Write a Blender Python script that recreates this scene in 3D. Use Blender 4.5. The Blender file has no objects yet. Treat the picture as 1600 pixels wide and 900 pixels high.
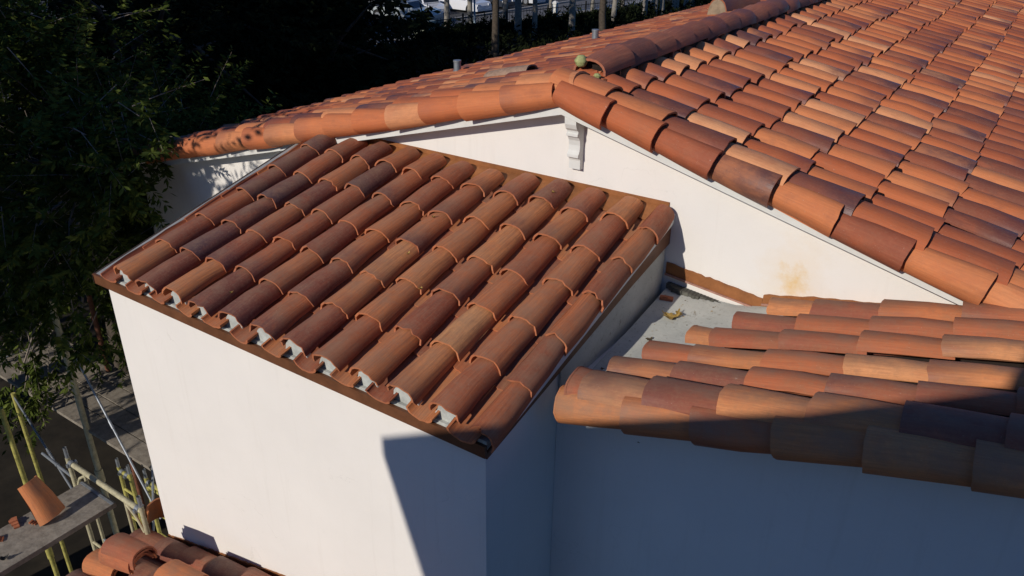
import bpy, math, random
import numpy as np
from mathutils import Vector, Matrix

random.seed(7)
RNG = np.random.default_rng(11)
R = math.radians
scene = bpy.context.scene
COL = scene.collection

# ------------------------------------------------------------------ camera
CAMP = (1.831, -2.530, 2.450)
YAW, PITCH, ROLL = -0.5878, -0.46197, 0.01253
cp, sp = math.cos(PITCH), math.sin(PITCH)
fw = Vector((math.sin(YAW) * cp, math.cos(YAW) * cp, sp))
rt = Vector((math.cos(YAW), -math.sin(YAW), 0))
up = rt.cross(fw)
c_, s_ = math.cos(ROLL), math.sin(ROLL)
r2 = rt * c_ + up * s_
u2 = -rt * s_ + up * c_
cam_d = bpy.data.cameras.new('camera')
cam = bpy.data.objects.new('camera', cam_d)
COL.objects.link(cam)
M = Matrix(((r2.x, u2.x, -fw.x, CAMP[0]), (r2.y, u2.y, -fw.y, CAMP[1]), (r2.z, u2.z, -fw.z, CAMP[2]), (0, 0, 0, 1)))
cam.matrix_world = M
cam_d.sensor_width = 36
cam_d.lens = 36 * 1219.96 / 1600
cam_d.clip_start = 0.05
cam_d.clip_end = 1500
scene.camera = cam

# ------------------------------------------------------------------ light
LX, LY, LZ = 0.165, 1.0, -0.52          # travel direction of the sunlight
SUN_EL = math.atan2(-LZ, math.hypot(LX, LY))
SUN_AZ = math.atan2(-LX, -LY)           # clockwise from +Y
SKY_STRENGTH = 0.05
SUN_STRENGTH = 3.5
EXPOSURE = 0.0
w = bpy.data.worlds.new('World')
scene.world = w
w.use_nodes = True
nt = w.node_tree
bg = nt.nodes['Background']
sky = nt.nodes.new('ShaderNodeTexSky')
sky.sky_type = 'NISHITA'
sky.sun_disc = False
sky.sun_elevation = SUN_EL
sky.air_density = 1.3
sky.dust_density = 0.2
sky.ozone_density = 6.0
sky.sun_rotation = SUN_AZ % (2 * math.pi)
tn = nt.nodes.new('ShaderNodeMix'); tn.data_type = 'RGBA'; tn.blend_type = 'MULTIPLY'
tn.inputs[0].default_value = 1.0
tn.inputs[7].default_value = (.72, 1.05, 1.55, 1)
nt.links.new(sky.outputs[0], tn.inputs[6])
nt.links.new(tn.outputs[2], bg.inputs[0])
bg.inputs[1].default_value = SKY_STRENGTH
sd = bpy.data.lights.new('sun', 'SUN')
sd.energy = SUN_STRENGTH
sd.angle = R(0.53)
sd.color = (1.0, 0.915, 0.81)
sun = bpy.data.objects.new('sun', sd)
COL.objects.link(sun)
sun.rotation_euler = Vector((LX, LY, LZ)).to_track_quat('-Z', 'Y').to_euler()
scene.view_settings.view_transform = 'Standard'
scene.view_settings.look = 'None'
scene.view_settings.exposure = EXPOSURE
scene.view_settings.gamma = 1.0
scene.view_settings.use_curve_mapping = False
scene.cycles.max_bounces = 6
scene.cycles.diffuse_bounces = 3
scene.cycles.glossy_bounces = 2
scene.cycles.transmission_bounces = 2

# ------------------------------------------------------------------ materials
class NT:
    def __init__(self, name, rough=0.8, color=(.5, .5, .5), spec=0.3):
        self.m = bpy.data.materials.new(name)
        self.m.use_nodes = True
        self.t = self.m.node_tree
        self.b = self.t.nodes['Principled BSDF']
        self.b.inputs['Roughness'].default_value = rough
        self.b.inputs['Base Color'].default_value = (*color, 1)
        self.b.inputs['Specular IOR Level'].default_value = spec
    def n(self, kind, **kw):
        o = self.t.nodes.new(kind)
        for k, v in kw.items():
            setattr(o, k, v)
        return o
    def l(self, a, b):
        self.t.links.new(a, b)
    def noise(self, vec, scale, detail=4, rough=.6):
        o = self.n('ShaderNodeTexNoise')
        o.inputs['Scale'].default_value = scale
        o.inputs['Detail'].default_value = detail
        o.inputs['Roughness'].default_value = rough
        if vec is not None:
            self.l(vec, o.inputs['Vector'])
        return o.outputs['Fac']
    def ramp(self, fac, stops, interp='LINEAR'):
        o = self.n('ShaderNodeValToRGB')
        o.color_ramp.interpolation = interp
        e = o.color_ramp.elements
        while len(e) > 1:
            e.remove(e[-1])
        e[0].position = stops[0][0]
        c = stops[0][1]
        e[0].color = (*c, 1) if isinstance(c, tuple) else (c, c, c, 1)
        for p, c in stops[1:]:
            x = e.new(p)
            x.color = (*c, 1) if isinstance(c, tuple) else (c, c, c, 1)
        self.l(fac, o.inputs[0])
        return o.outputs[0]
    def mix(self, fac, a, b, mode='MIX'):
        o = self.n('ShaderNodeMix', data_type='RGBA', blend_type=mode)
        for i, v in ((0, fac), (6, a), (7, b)):
            if hasattr(v, 'is_linked') or hasattr(v, 'links'):
                self.l(v, o.inputs[i])
            elif i == 0:
                o.inputs[0].default_value = v
            else:
                o.inputs[i].default_value = (*v, 1)
        return o.outputs[2]
    def math(self, op, a, b=None, clamp=False):
        o = self.n('ShaderNodeMath', operation=op, use_clamp=clamp)
        for i, v in ((0, a), (1, b)):
            if v is None:
                continue
            if hasattr(v, 'links'):
                self.l(v, o.inputs[i])
            else:
                o.inputs[i].default_value = v
        return o.outputs[0]
    def col(self, c):
        self.l(c, self.b.inputs['Base Color'])
    def bump(self, h, strength=.3, dist=.01):
        o = self.n('ShaderNodeBump')
        o.inputs['Strength'].default_value = strength
        o.inputs['Distance'].default_value = dist
        self.l(h, o.inputs['Height'])
        self.l(o.outputs[0], self.b.inputs['Normal'])
    def gen(self):
        return self.n('ShaderNodeTexCoord').outputs['Object']

def stucco(name, base=(.775, .75, .71), stain=None):
    k = NT(name, .9, base, .15)
    v = k.gen()
    a = k.noise(v, 1.3, 5, .65)
    b = k.noise(v, 14, 4, .6)
    c = k.mix(k.ramp(a, [(.3, 0.0), (.75, 1.0)]), tuple(x * .955 for x in base), tuple(min(1, x * 1.02) for x in base))
    c = k.mix(k.math('MULTIPLY', k.ramp(b, [(.62, 0.0), (.75, 1.0)]), .22), c, tuple(x * .86 for x in base))
    ms = k.n('ShaderNodeMapping'); ms.inputs['Scale'].default_value = (7, 7, .45)
    k.l(v, ms.inputs['Vector'])
    c = k.mix(k.math('MULTIPLY', k.ramp(k.noise(ms.outputs[0], 1.6, 5, .7), [(.55, 0.0), (.72, 1.0)]), .10), c, (.42, .37, .30))
    vo = k.n('ShaderNodeTexVoronoi', feature='DISTANCE_TO_EDGE'); vo.inputs['Scale'].default_value = .8
    wv = k.n('ShaderNodeVectorMath', operation='ADD')
    nz = k.n('ShaderNodeTexNoise'); nz.inputs['Scale'].default_value = 2.5; nz.inputs['Detail'].default_value = 5
    k.l(v, nz.inputs['Vector']); k.l(v, wv.inputs[0]); k.l(nz.outputs['Color'], wv.inputs[1]); k.l(wv.outputs[0], vo.inputs['Vector'])
    ck = k.math('MULTIPLY', k.ramp(vo.outputs['Distance'], [(0.0, 1.0), (.004, 0.0)]), k.ramp(k.noise(v, .9, 3), [(.56, 0.0), (.62, 1.0)]))
    c = k.mix(k.math('MULTIPLY', ck, .13), c, (.30, .27, .23))
    if stain:
        mp = k.n('ShaderNodeMapping')
        mp.inputs['Location'].default_value = tuple(-x for x in stain)
        k.l(v, mp.inputs['Vector'])
        mp2 = k.n('ShaderNodeMapping')
        mp2.inputs['Scale'].default_value = (1.0, 0.3, .85)
        mp2.inputs['Rotation'].default_value = (0, R(38), 0)
        k.l(mp.outputs[0], mp2.inputs['Vector'])
        ln = k.n('ShaderNodeVectorMath', operation='LENGTH')
        k.l(mp2.outputs[0], ln.inputs[0])
        d = k.math('ADD', ln.outputs['Value'], k.math('MULTIPLY', k.math('SUBTRACT', k.noise(v, 8, 6, .7), .5), .34))
        c = k.mix(k.ramp(d, [(0.0, .85), (.045, .55), (.11, .16), (.26, 0.0)]), c, (.70, .46, .14))
        # sparse dark splashes just above the roof joint
    k.col(c)
    h = k.mix(.5, k.noise(v, 55, 5, .7), k.noise(v, 5, 3, .5))
    k.bump(h, .35, .006)
    return k.m

def paint(name, color, rough=.6, dirt=.15, scale=8, spec=.3, metal=0.0, bump=.1):
    k = NT(name, rough, color, spec)
    k.b.inputs['Metallic'].default_value = metal
    v = k.gen()
    a = k.noise(v, scale, 5, .7)
    c = k.mix(k.ramp(a, [(.35, 0.0), (.7, 1.0)]), color, tuple(x * (1 - dirt * 2) for x in color))
    k.col(c)
    if bump:
        k.bump(k.noise(v, scale * 5, 3, .6), bump, .004)
    return k.m

def tile_mat(name, stops, char=.6, dust=.25, dustc=(.30, .17, .10), gain=1.0, gloss=.5, streaks=.5, crest=0.0, crestc=(.24, .15, .10)):
    """clay tile: every tile carries its own random tint (attribute) and its own along/around coordinates"""
    k = NT(name, .7, (.4, .15, .07), .4)
    at = k.n('ShaderNodeAttribute', attribute_name='tint')
    sep = k.n('ShaderNodeSeparateColor')
    k.l(at.outputs['Color'], sep.inputs[0])
    r, g, b = sep.outputs
    tu = k.n('ShaderNodeAttribute', attribute_name='tuv')
    su = k.n('ShaderNodeSeparateXYZ')
    k.l(tu.outputs['Vector'], su.inputs[0])
    mp = k.n('ShaderNodeMapping')
    mp.inputs['Scale'].default_value = (13, .75, 1)
    k.l(tu.outputs['Vector'], mp.inputs['Vector'])
    streak = k.noise(mp.outputs[0], 2.2, 5, .72)
    mp3 = k.n('ShaderNodeMapping')
    mp3.inputs['Scale'].default_value = (1.4, 1.0, 1)
    k.l(tu.outputs['Vector'], mp3.inputs['Vector'])
    blot = k.noise(mp3.outputs[0], 2.3, 5, .68)
    obj = k.gen()
    wide = k.noise(obj, 2.6, 6, .72)
    fine = k.noise(obj, 60, 5, .7)
    base = k.ramp(r, stops)
    # streaky firing marks
    c = k.mix(k.math('MULTIPLY', k.ramp(streak, [(.36, 1.0), (.58, 0.0)]), streaks), base, (.16 * gain, .05 * gain, .03 * gain))
    c = k.mix(k.math('MULTIPLY', k.ramp(streak, [(.55, 0.0), (.75, 1.0)]), streaks * .7), c, (.62 * gain, .27 * gain, .13 * gain))
    # lighter and redder cloud within a tile
    c = k.mix(k.math('MULTIPLY', k.ramp(blot, [(.5, 0.0), (.7, 1.0)]), .4), c, (.50 * gain, .13 * gain, .05 * gain))
    c = k.mix(k.math('MULTIPLY', k.ramp(blot, [(.30, 1.0), (.46, 0.0)]), .30), c, (.19 * gain, .062 * gain, .040 * gain))
    # flash mark (kiln charring) near one end, strength by the tile's own random number
    lo = k.ramp(su.outputs[1], [(0.0, 1.0), (.22, .75), (.5, .05), (.62, 0.0)])
    amt = k.ramp(g, [(.35, 0.0), (.6, .5), (1.0, 1.0)])
    ch = k.math('MULTIPLY', k.math('MULTIPLY', lo, amt), k.ramp(blot, [(.3, 0.2), (.55, 1.0)]))
    ch = k.math('MULTIPLY', ch, char)
    c = k.mix(ch, c, (.060, .030, .040))
    al = k.math('MULTIPLY', k.ramp(g, [(.88, 0.0), (.95, 1.0)]), k.ramp(blot, [(.34, .35), (.6, .85)]))
    c = k.mix(k.math('MULTIPLY', al, char), c, (.085, .045, .048))
    c = k.mix(k.math('MULTIPLY', k.ramp(wide, [(.50, 0.0), (.66, 1.0)]), dust * 1.1), c, tuple(x * .72 for x in dustc))
    # dust and fine speckle
    c = k.mix(k.math('MULTIPLY', k.ramp(fine, [(.45, 0.0), (.72, 1.0)]), dust), c, dustc)
    sp_ = k.ramp(k.noise(obj, 130, 2, .5), [(.70, 0.0), (.76, 1.0)])
    c = k.mix(k.math('MULTIPLY', sp_, .35), c, (.55, .42, .32))
    wh = k.math('MULTIPLY', k.ramp(k.noise(obj, 9, 6, .75), [(.66, 0.0), (.72, 1.0)]), k.ramp(k.noise(obj, 70, 3, .6), [(.5, 0.0), (.6, 1.0)]))
    c = k.mix(k.math('MULTIPLY', wh, .45), c, (.62, .52, .44))
    if crest:
        fr = k.math('FRACT', k.math('SUBTRACT', su.outputs[0], k.math('DIVIDE', su.outputs[2], .37)))
        cr_ = k.ramp(fr, [(.25, 0.0), (.47, 1.0), (.62, .8), (.8, 0.0)])
        cr_ = k.math('MULTIPLY', k.math('MULTIPLY', cr_, k.ramp(k.noise(obj, 7, 5, .7), [(.35, .1), (.6, 1.0)])), crest)
        c = k.mix(cr_, c, crestc)
    # raw clay where the edge is broken or cut
    c = k.mix(k.math('MULTIPLY', b, .6), c, (.50, .17, .075))
    k.col(c)
    ro = k.math('SUBTRACT', .78, k.math('MULTIPLY', ch, gloss), clamp=True)
    k.l(ro, k.b.inputs['Roughness'])
    h = k.math('ADD', k.math('MULTIPLY', streak, .8), k.math('MULTIPLY', fine, .35))
    k.bump(h, .55, .004)
    return k.m

M_WALL = stucco('stucco_wall')
M_GABLE = stucco('stucco_gable', stain=(.86, 2.06, .37))
M_OCC = stucco('stucco_neighbour', (.55, .56, .56))
S1 = [(0, (.17, .055, .036)), (.10, (.30, .080, .036)), (.3, (.43, .108, .038)), (.6, (.54, .155, .052)), (.88, (.62, .22, .082)), (1, (.72, .34, .16))]
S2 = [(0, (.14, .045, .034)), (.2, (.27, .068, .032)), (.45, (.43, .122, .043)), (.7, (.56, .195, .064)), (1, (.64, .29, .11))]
S3 = [(0, (.20, .065, .045)), (.2, (.38, .105, .045)), (.5, (.51, .158, .055)), (.8, (.60, .22, .075)), (1, (.68, .32, .14))]
M_TILE = tile_mat('clay_tile', S1, .80, .16, streaks=.2)
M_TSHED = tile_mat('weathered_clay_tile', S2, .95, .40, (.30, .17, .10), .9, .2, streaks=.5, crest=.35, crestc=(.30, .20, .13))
M_TWING = tile_mat('salmon_clay_tile', S3, .55, .30, (.30, .17, .09), streaks=.3, crest=.6)
M_RIDGE = tile_mat('ridge_clay_tile', [(0, (.10, .05, .045)), (.4, (.25, .075, .045)), (1, (.36, .12, .065))], .95, .25, (.22, .14, .10))
M_FASCIA = paint('white_trim_paint', (.68, .69, .66), .7, .06, 6)
M_BROWN = paint('brown_metal_edge', (.16, .065, .03), .5, .2, 9)
M_RUST = paint('rust_brown_flashing', (.33, .13, .045), .55, .22, 7)
M_MORTAR = paint('grey_mortar', (.46, .47, .43), .9, .15, 18, bump=.5)
M_DKMORT = paint('shade_black_mortar', (.025, .017, .013), .95, .3, 20, bump=.8)
M_FELT = paint('dark_felt', (.05, .035, .03), .95, .2, 12)
M_STEEL = paint('galvanised_steel', (.32, .35, .38), .45, .15, 14, .5, .5)
M_YELLOW = paint('worn_yellow_paint', (.50, .46, .13), .55, .28, 16)
M_OLDY = paint('faded_yellow_paint', (.50, .46, .30), .65, .2, 22)
M_REDP = paint('rusty_red_paint', (.22, .09, .05), .7, .3, 18)
M_WOOD = None
def wood(name, a=(.31, .275, .225), b=(.16, .14, .115)):
    k = NT(name, .9, a, .1)
    v = k.gen()
    mp = k.n('ShaderNodeMapping'); mp.inputs['Scale'].default_value = (3, 3, 3)
    k.l(v, mp.inputs['Vector'])
    n1 = k.noise(mp.outputs[0], 3, 6, .75)
    n2 = k.noise(v, 30, 4, .7)
    c = k.mix(k.ramp(n1, [(.35, 0.0), (.65, 1.0)]), a, b)
    c = k.mix(k.math('MULTIPLY', k.ramp(n2, [(.5, 0.0), (.8, 1.0)]), .5), c, (.36, .34, .30))
    k.col(c)
    k.bump(n2, .5, .006)
    return k.m
M_WOOD = wood('grey_weathered_wood')
def membrane():
    k = NT('grey_roof_membrane', .85, (.36, .38, .35), .2)
    v = k.gen()
    a = k.noise(v, 3, 6, .7)
    b = k.noise(v, 22, 5, .7)
    c = k.mix(k.ramp(a, [(.3, 0.0), (.7, 1.0)]), (.40, .42, .39), (.53, .54, .50))
    c = k.mix(k.math('MULTIPLY', k.ramp(b, [(.58, 0.0), (.68, 1.0)]), .55), c, (.22, .20, .16))
    c = k.mix(k.math('MULTIPLY', k.ramp(k.noise(v, 70, 3, .6), [(.66, 0.0), (.70, 1.0)]), .6), c, (.10, .08, .06))
    k.col(c)
    k.bump(k.noise(v, 40, 5, .7), .5, .006)
    return k.m
M_MEMB = membrane()
M_ASPH = paint('asphalt', (.055, .056, .06), .9, .15, 3)
M_CONC = paint('concrete_kerb', (.34, .33, .31), .85, .15, 2)
M_SOIL = paint('dark_soil', (.035, .028, .018), 1, .35, 1.2)  # dark brown soil with mottled tone
M_BARK = paint('bark', (.10, .08, .06), .95, .3, 10, bump=.6)
M_TWIG = paint('pale_twig_bark', (.32, .27, .22), .9, .2, 20)
M_PALM = paint('palm_trunk', (.30, .28, .24), .95, .25, 5, bump=.5)
M_CARP = {}
def leafm(name, c1, c2, rough=.95):
    k = NT(name, rough, c1, .05)
    at = k.n('ShaderNodeAttribute', attribute_name='tint')
    sep = k.n('ShaderNodeSeparateColor'); k.l(at.outputs['Color'], sep.inputs[0])
    k.col(k.mix(sep.outputs[0], c1, c2))
    return k.m
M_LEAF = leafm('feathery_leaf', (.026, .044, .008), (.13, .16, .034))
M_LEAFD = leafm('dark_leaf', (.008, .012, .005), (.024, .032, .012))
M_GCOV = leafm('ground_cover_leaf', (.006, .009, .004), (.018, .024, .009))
M_FROND = leafm('palm_frond', (.03, .05, .015), (.08, .11, .04))
M_POD = paint('green_seed_pod', (.42, .44, .18), .6, .25, 30, bump=.6)
M_LEAFY = paint('dry_yellow_leaf', (.48, .32, .09), .8, .3, 30, bump=.5)
M_LEAFB = paint('dry_brown_leaf', (.13, .10, .06), .9, .3, 30)
M_SHARD = paint('raw_clay', (.50, .17, .08), .8, .2, 20)
M_BLACK = paint('black_rubber', (.02, .02, .02), .7, .1, 10)
M_GLASSD = NT('car_window', .08, (.02, .025, .03), .5).m
M_FENCE = paint('black_fence_metal', (.02, .02, .022), .5, .1, 5)
def carpaint(c):
    k = NT('car_paint', .25, c, .5)
    k.b.inputs['Coat Weight'].default_value = .6
    return k.m
M_HEAD = NT('headlight_lens', .1, (.75, .78, .8), .6).m

# ------------------------------------------------------------------ mesh helpers
class MB:
    """collects faces of ONE mesh; each vertex carries tint and tuv"""
    def __init__(self):
        self.v = []; self.f = []; self.t = []; self.uv = []; self.sm = []; self.mi = []
        self.n = 0
    def add(self, verts, faces, tint=(0, 0, 0), uv=None, smooth=False, mi=0):
        verts = np.asarray(verts, float).reshape(-1, 3)
        self.v.append(verts)
        t = np.zeros((len(verts), 4)); t[:, 3] = 1
        t[:, :3] = tint
        self.t.append(t)
        self.uv.append(np.zeros((len(verts), 3)) if uv is None else np.asarray(uv, float))
        n = self.n
        self.f.extend([tuple(i + n for i in q) for q in faces])
        self.sm.extend([smooth] * len(faces)); self.mi.extend([mi] * len(faces))
        self.n += len(verts)
    def box(self, x0, x1, y0, y1, z0, z1, mi=0):
        v = [(x, y, z) for x in (x0, x1) for y in (y0, y1) for z in (z0, z1)]
        self.add(v, [(0, 1, 3, 2), (4, 6, 7, 5), (0, 4, 5, 1), (2, 3, 7, 6), (0, 2, 6, 4), (1, 5, 7, 3)], mi=mi)
    def obox(self, o, a, b, c, mi=0):
        """box from corner o with edge vectors a, b, c"""
        o, a, b, c = map(lambda q: np.asarray(q, float), (o, a, b, c))
        v = [o + i * a + j * b + k * c for i in (0, 1) for j in (0, 1) for k in (0, 1)]
        self.add(v, [(0, 1, 3, 2), (4, 6, 7, 5), (0, 4, 5, 1), (2, 3, 7, 6), (0, 2, 6, 4), (1, 5, 7, 3)], mi=mi)
    def prism(self, pts, axis, a, b, mi=0):
        """polygon pts (2-D) extruded along axis from a to b"""
        n = len(pts)
        def P(p, t):
            return {'x': (t, p[0], p[1]), 'y': (p[0], t, p[1]), 'z': (p[0], p[1], t)}[axis]
        v = [P(p, a) for p in pts] + [P(p, b) for p in pts]
        fs = [tuple(range(n)), tuple(range(2 * n - 1, n - 1, -1))]
        fs += [(i, i + n, (i + 1) % n + n, (i + 1) % n) for i in range(n)]
        self.add(v, fs, mi=mi)
    def tube(self, pts, rad, seg=8, caps=True, mi=0):
        pts = [Vector(p) for p in pts]
        if not hasattr(rad, '__len__'):
            rad = [rad] * len(pts)
        vs = []
        for i, p in enumerate(pts):
            d = (pts[min(i + 1, len(pts) - 1)] - pts[max(i - 1, 0)]).normalized()
            a = d.cross(Vector((0, 0, 1)) if abs(d.z) < .9 else Vector((1, 0, 0))).normalized()
            b = d.cross(a)
            for k in range(seg):
                t = 2 * math.pi * k / seg
                vs.append(p + (a * math.cos(t) + b * math.sin(t)) * rad[i])
        fs = [(i * seg + k, i * seg + (k + 1) % seg, (i + 1) * seg + (k + 1) % seg, (i + 1) * seg + k)
              for i in range(len(pts) - 1) for k in range(seg)]
        self.add([tuple(q) for q in vs], fs, smooth=True, mi=mi)
        if caps:
            for i in (0, len(pts) - 1):
                self.add([tuple(q) for q in vs[i * seg:(i + 1) * seg]], [tuple(range(seg))], mi=mi)
    def build(self, name, mats, parent=None, loc=None):
        me = bpy.data.meshes.new(name)
        V = np.concatenate(self.v) if self.v else np.zeros((0, 3))
        if loc is not None:
            V = V - np.asarray(loc)
        me.from_pydata(V.tolist(), [], self.f)
        if not isinstance(mats, (list, tuple)):
            mats = [mats]
        for m in mats:
            me.materials.append(m)
        me.polygons.foreach_set('use_smooth', np.array(self.sm, dtype=bool))
        if len(mats) > 1:
            me.polygons.foreach_set('material_index', np.array(self.mi, dtype=np.int32))
        a = me.attributes.new('tint', 'FLOAT_COLOR', 'POINT')
        a.data.foreach_set('color', np.concatenate(self.t).astype(np.float32).ravel())
        a = me.attributes.new('tuv', 'FLOAT_VECTOR', 'POINT')
        a.data.foreach_set('vector', np.concatenate(self.uv).astype(np.float32).ravel())
        me.update()
        o = bpy.data.objects.new(name, me)
        COL.objects.link(o)
        if parent is not None:
            o.parent = parent
            if loc is not None:
                o.location = Vector(loc) - Vector(parent.location) if parent.parent is None else Vector(loc)
        elif loc is not None:
            o.location = loc
        return o

def tag(o, label=None, cat=None, group=None, kind=None):
    if label: o['label'] = label
    if cat: o['category'] = cat
    if group: o['group'] = group
    if kind: o['kind'] = kind
    return o

def empty(name, loc=(0, 0, 0)):
    o = bpy.data.objects.new(name, None)
    o.empty_display_size = .2
    COL.objects.link(o)
    o.location = loc
    return o

def nrm(a):
    a = np.asarray(a, float)
    return a / np.linalg.norm(a)

K = 10
PHI = np.linspace(0, math.pi, K + 1)
def barrel(mb, O, u, s, n, L=.43, w0=.21, h0=.088, w1=.175, h1=.075, th=.013, flip=False, lift0=.016, lift1=0.0,
           roll=0.0, tint=None, cap=False, jit=.003, rings=3, rough_end=0.0, yaw=1.0, sq=.84):
    """one barrel tile. O = middle of the LOWER end on the deck, u = up the slope, s = sideways, n = off the deck"""
    O = np.asarray(O, float)
    if roll:
        c, d = math.cos(roll), math.sin(roll)
        s, n = s * c + n * d, n * c - s * d
    if tint is None:
        tint = (RNG.random(), RNG.random(), 0)
    seed = RNG.random() * 50
    yj = RNG.normal() * .010 * yaw
    u, s = nrm(u + s * yj), nrm(s - u * yj)
    wob = 1 + .022 * np.sin(PHI * 2.1 + seed) + .012 * np.sin(PHI * 5 + seed * 3)
    outer, inner, uvs = [], [], []
    jl = RNG.normal(size=(K + 1)) * (rough_end + .0015) + .006 * np.sin(PHI * 1.3 + seed * 2)
    for r in range(rings):
        v = r / (rings - 1)
        W = w0 + (w1 - w0) * v; H = h0 + (h1 - h0) * v
        bow = (1 - (2 * v - 1) ** 2) * .004
        lift = lift0 + (lift1 - lift0) * v
        ca, sa = np.cos(PHI), np.sin(PHI)
        ca = np.sign(ca) * np.abs(ca) ** (sq if not flip else 1.0)
        dd = v * L + (jl if r == 0 else 0) + np.zeros(K + 1)
        ca = ca * wob; sa = sa * wob
        jx, jn = RNG.normal() * jit, RNG.normal() * jit
        if not flip:
            off = ca[:, None] * s * W / 2 + (sa * H + lift + bow + jn)[:, None] * n
            offi = ca[:, None] * s * (W / 2 - th) + (sa * (H - th) + lift + bow + jn)[:, None] * n
        else:
            off = ca[:, None] * s * W / 2 + ((1 - sa) * H + lift + bow + jn)[:, None] * n
            offi = ca[:, None] * s * (W / 2 - th) + ((1 - sa) * (H - th) + th + lift + bow + jn)[:, None] * n
        base = O + dd[:, None] * u + jx * s
        outer.append(base + off); inner.append(base + offi)
        uvs.append(np.stack([PHI / math.pi + seed, np.full(K + 1, v), np.full(K + 1, seed * .37)], 1))
    outer = np.concatenate(outer); inner = np.concatenate(inner); uvs = np.concatenate(uvs)
    k1 = K + 1
    fo = [(r * k1 + i, r * k1 + i + 1, (r + 1) * k1 + i + 1, (r + 1) * k1 + i) for r in range(rings - 1) for i in range(K)]
    fi = [q[::-1] for q in fo]
    mb.add(outer, fo, tint, uvs, True)
    mb.add(inner, fi, tint, uvs, True)
    raw = (tint[0], tint[1], 1)
    dead = (tint[0], tint[1], .35)
    for r, tt in ((0, raw), (rings - 1, dead)):
        a = outer[r * k1:(r + 1) * k1]; b = inner[r * k1:(r + 1) * k1]
        ff = [(i, i + 1, i + 1 + k1, i + k1) for i in range(K)]
        mb.add(np.concatenate([a, b]), ff, tt, np.concatenate([uvs[r * k1:(r + 1) * k1]] * 2), False)
    for e in (0, K):
        q = [outer[e], inner[e], outer[(rings - 1) * k1 + e], inner[(rings - 1) * k1 + e]]
        mb.add(np.array(q), [(0, 1, 3, 2)], tint, None, False)
    if cap:
        a = outer[:k1]
        mb.add(np.concatenate([a + u * .012, [a.mean(0) + u * .012]]), [(i, i + 1, k1) for i in range(K)], (tint[0], 0, 0), None, False)

# ================================================================== geometry constants (metres)
D = 2.065           # gable wall plane
BY = 0.698          # low wing wall plane
m = 0.261; AX = -0.76; AZ = 1.177
SH = 0.279          # shed slope
GZ = -6.0
def deckz(x): return AZ + .10 - m * abs(x - AX)

# ================================================================== setting
g = MB(); g.add([(-260, -160, GZ), (200, -160, GZ), (200, 320, GZ), (-260, 320, GZ)], [(0, 1, 2, 3)])
tag(g.build('ground', M_SOIL), kind='structure')
# road runs beside the fence, parking beyond it
def slab(name, pts, z, mat, h=.0):
    b = MB()
    if h: b.prism(pts, 'z', z - h, z)
    else: b.add([(x, y, z) for x, y in pts], [tuple(range(len(pts)))])
    return tag(b.build(name, mat), kind='structure')
slab('parking_lot', [(-90, 20), (-38.2, 34), (-36.0, 66), (-33.5, 130), (-90, 130)], GZ + .006, M_ASPH)
slab('road', [(-38.2, 10), (-34.4, 10), (-34.2, 44), (-32.2, 60), (-27, 130), (-33.3, 130), (-36.0, 66), (-38.2, 34)], GZ + .012, paint('road_asphalt', (.13, .13, .135), .9, .12, 2))
slab('sidewalk', [(-34.4, 20), (-33.1, 20), (-33.0, 44), (-31.0, 60), (-25.6, 130), (-27, 130), (-32.2, 60), (-34.2, 44)], GZ + .12, M_CONC, .12)
slab('kerb', [(-38.5, 34), (-38.25, 34), (-36.05, 66), (-33.4, 130), (-33.7, 130), (-36.3, 66)], GZ + .14, M_CONC, .14)

# ================================================================== THE HOUSE
house = tag(empty('tiled_house', (0, 0, 0)), 'white stucco house under orange clay barrel tile roofs', 'house')
ux, uy, uz = np.eye(3)

# ---- gable wall
b = MB()
xl, xr = -6.15, 6.6
b.prism([(xl, GZ), (xr, GZ), (xr, deckz(xr) - .03), (AX, deckz(AX) - .03), (xl, deckz(xl) - .03)], 'y', D, 34)
gable = b.build('gable_wall', M_GABLE, house)
# base flashing that follows wing roof and valley on the gable wall (with uneven painted top edge)
def ragged_strip(name, path, y0, th, mat, parent, hgt, bottom_drop=.02, step=.03):
    b = MB()
    top, bot = [], []
    for (x0, z0), (x1, z1) in zip(path[:-1], path[1:]):
        n = max(2, int(abs(x1 - x0) / step))
        for i in range(n):
            t = i / n
            x = x0 + (x1 - x0) * t; z = z0 + (z1 - z0) * t
            top.append((x, z + RNG.normal() * .0035)); bot.append((x, z - hgt - bottom_drop))
    top.append(path[-1]); bot.append((path[-1][0], path[-1][1] - hgt - bottom_drop))
    n = len(top)
    for i in range(n - 1):
        q = [top[i], top[i + 1], bot[i + 1], bot[i]]
        b.prism(q, 'y', y0 - th, y0)
    return b.build(name, mat, parent)
ragged_strip('flashing', [(.03, .262), (.40, .222), (.70, .183)], D, .010, M_RUST, gable, .075)
ragged_strip('flashing', [(.702, .215), (1.0, .283), (1.5, .372), (2.3, .56)], D, .012, M_RUST, gable, .10)
b = MB(); b.obox((.03, D - .022, .185), (.66, 0, -.075), (0, .01, 0), (0, 0, -.012)); b.obox((.70, D - .024, .152), (1.5, 0, .337), (0, .01, 0), (0, 0, -.012))
b.build('flashing_lip', paint('pink_sealant_line', (.45, .24, .18), .7, .2, 20), gable)
# mortar patch beside the valley
b = MB()
for k in range(26):
    x = .06 + k * .024
    b.box(x, x + .026, D - .05 - .018 * math.sin(k * .35) - .02 * RNG.random(), D - .011, .05, .128 - .0028 * k)
b.build('mortar_patch', paint('dark_grey_mortar', (.13, .13, .11), .95, .3, 20, bump=.7), gable)

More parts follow.
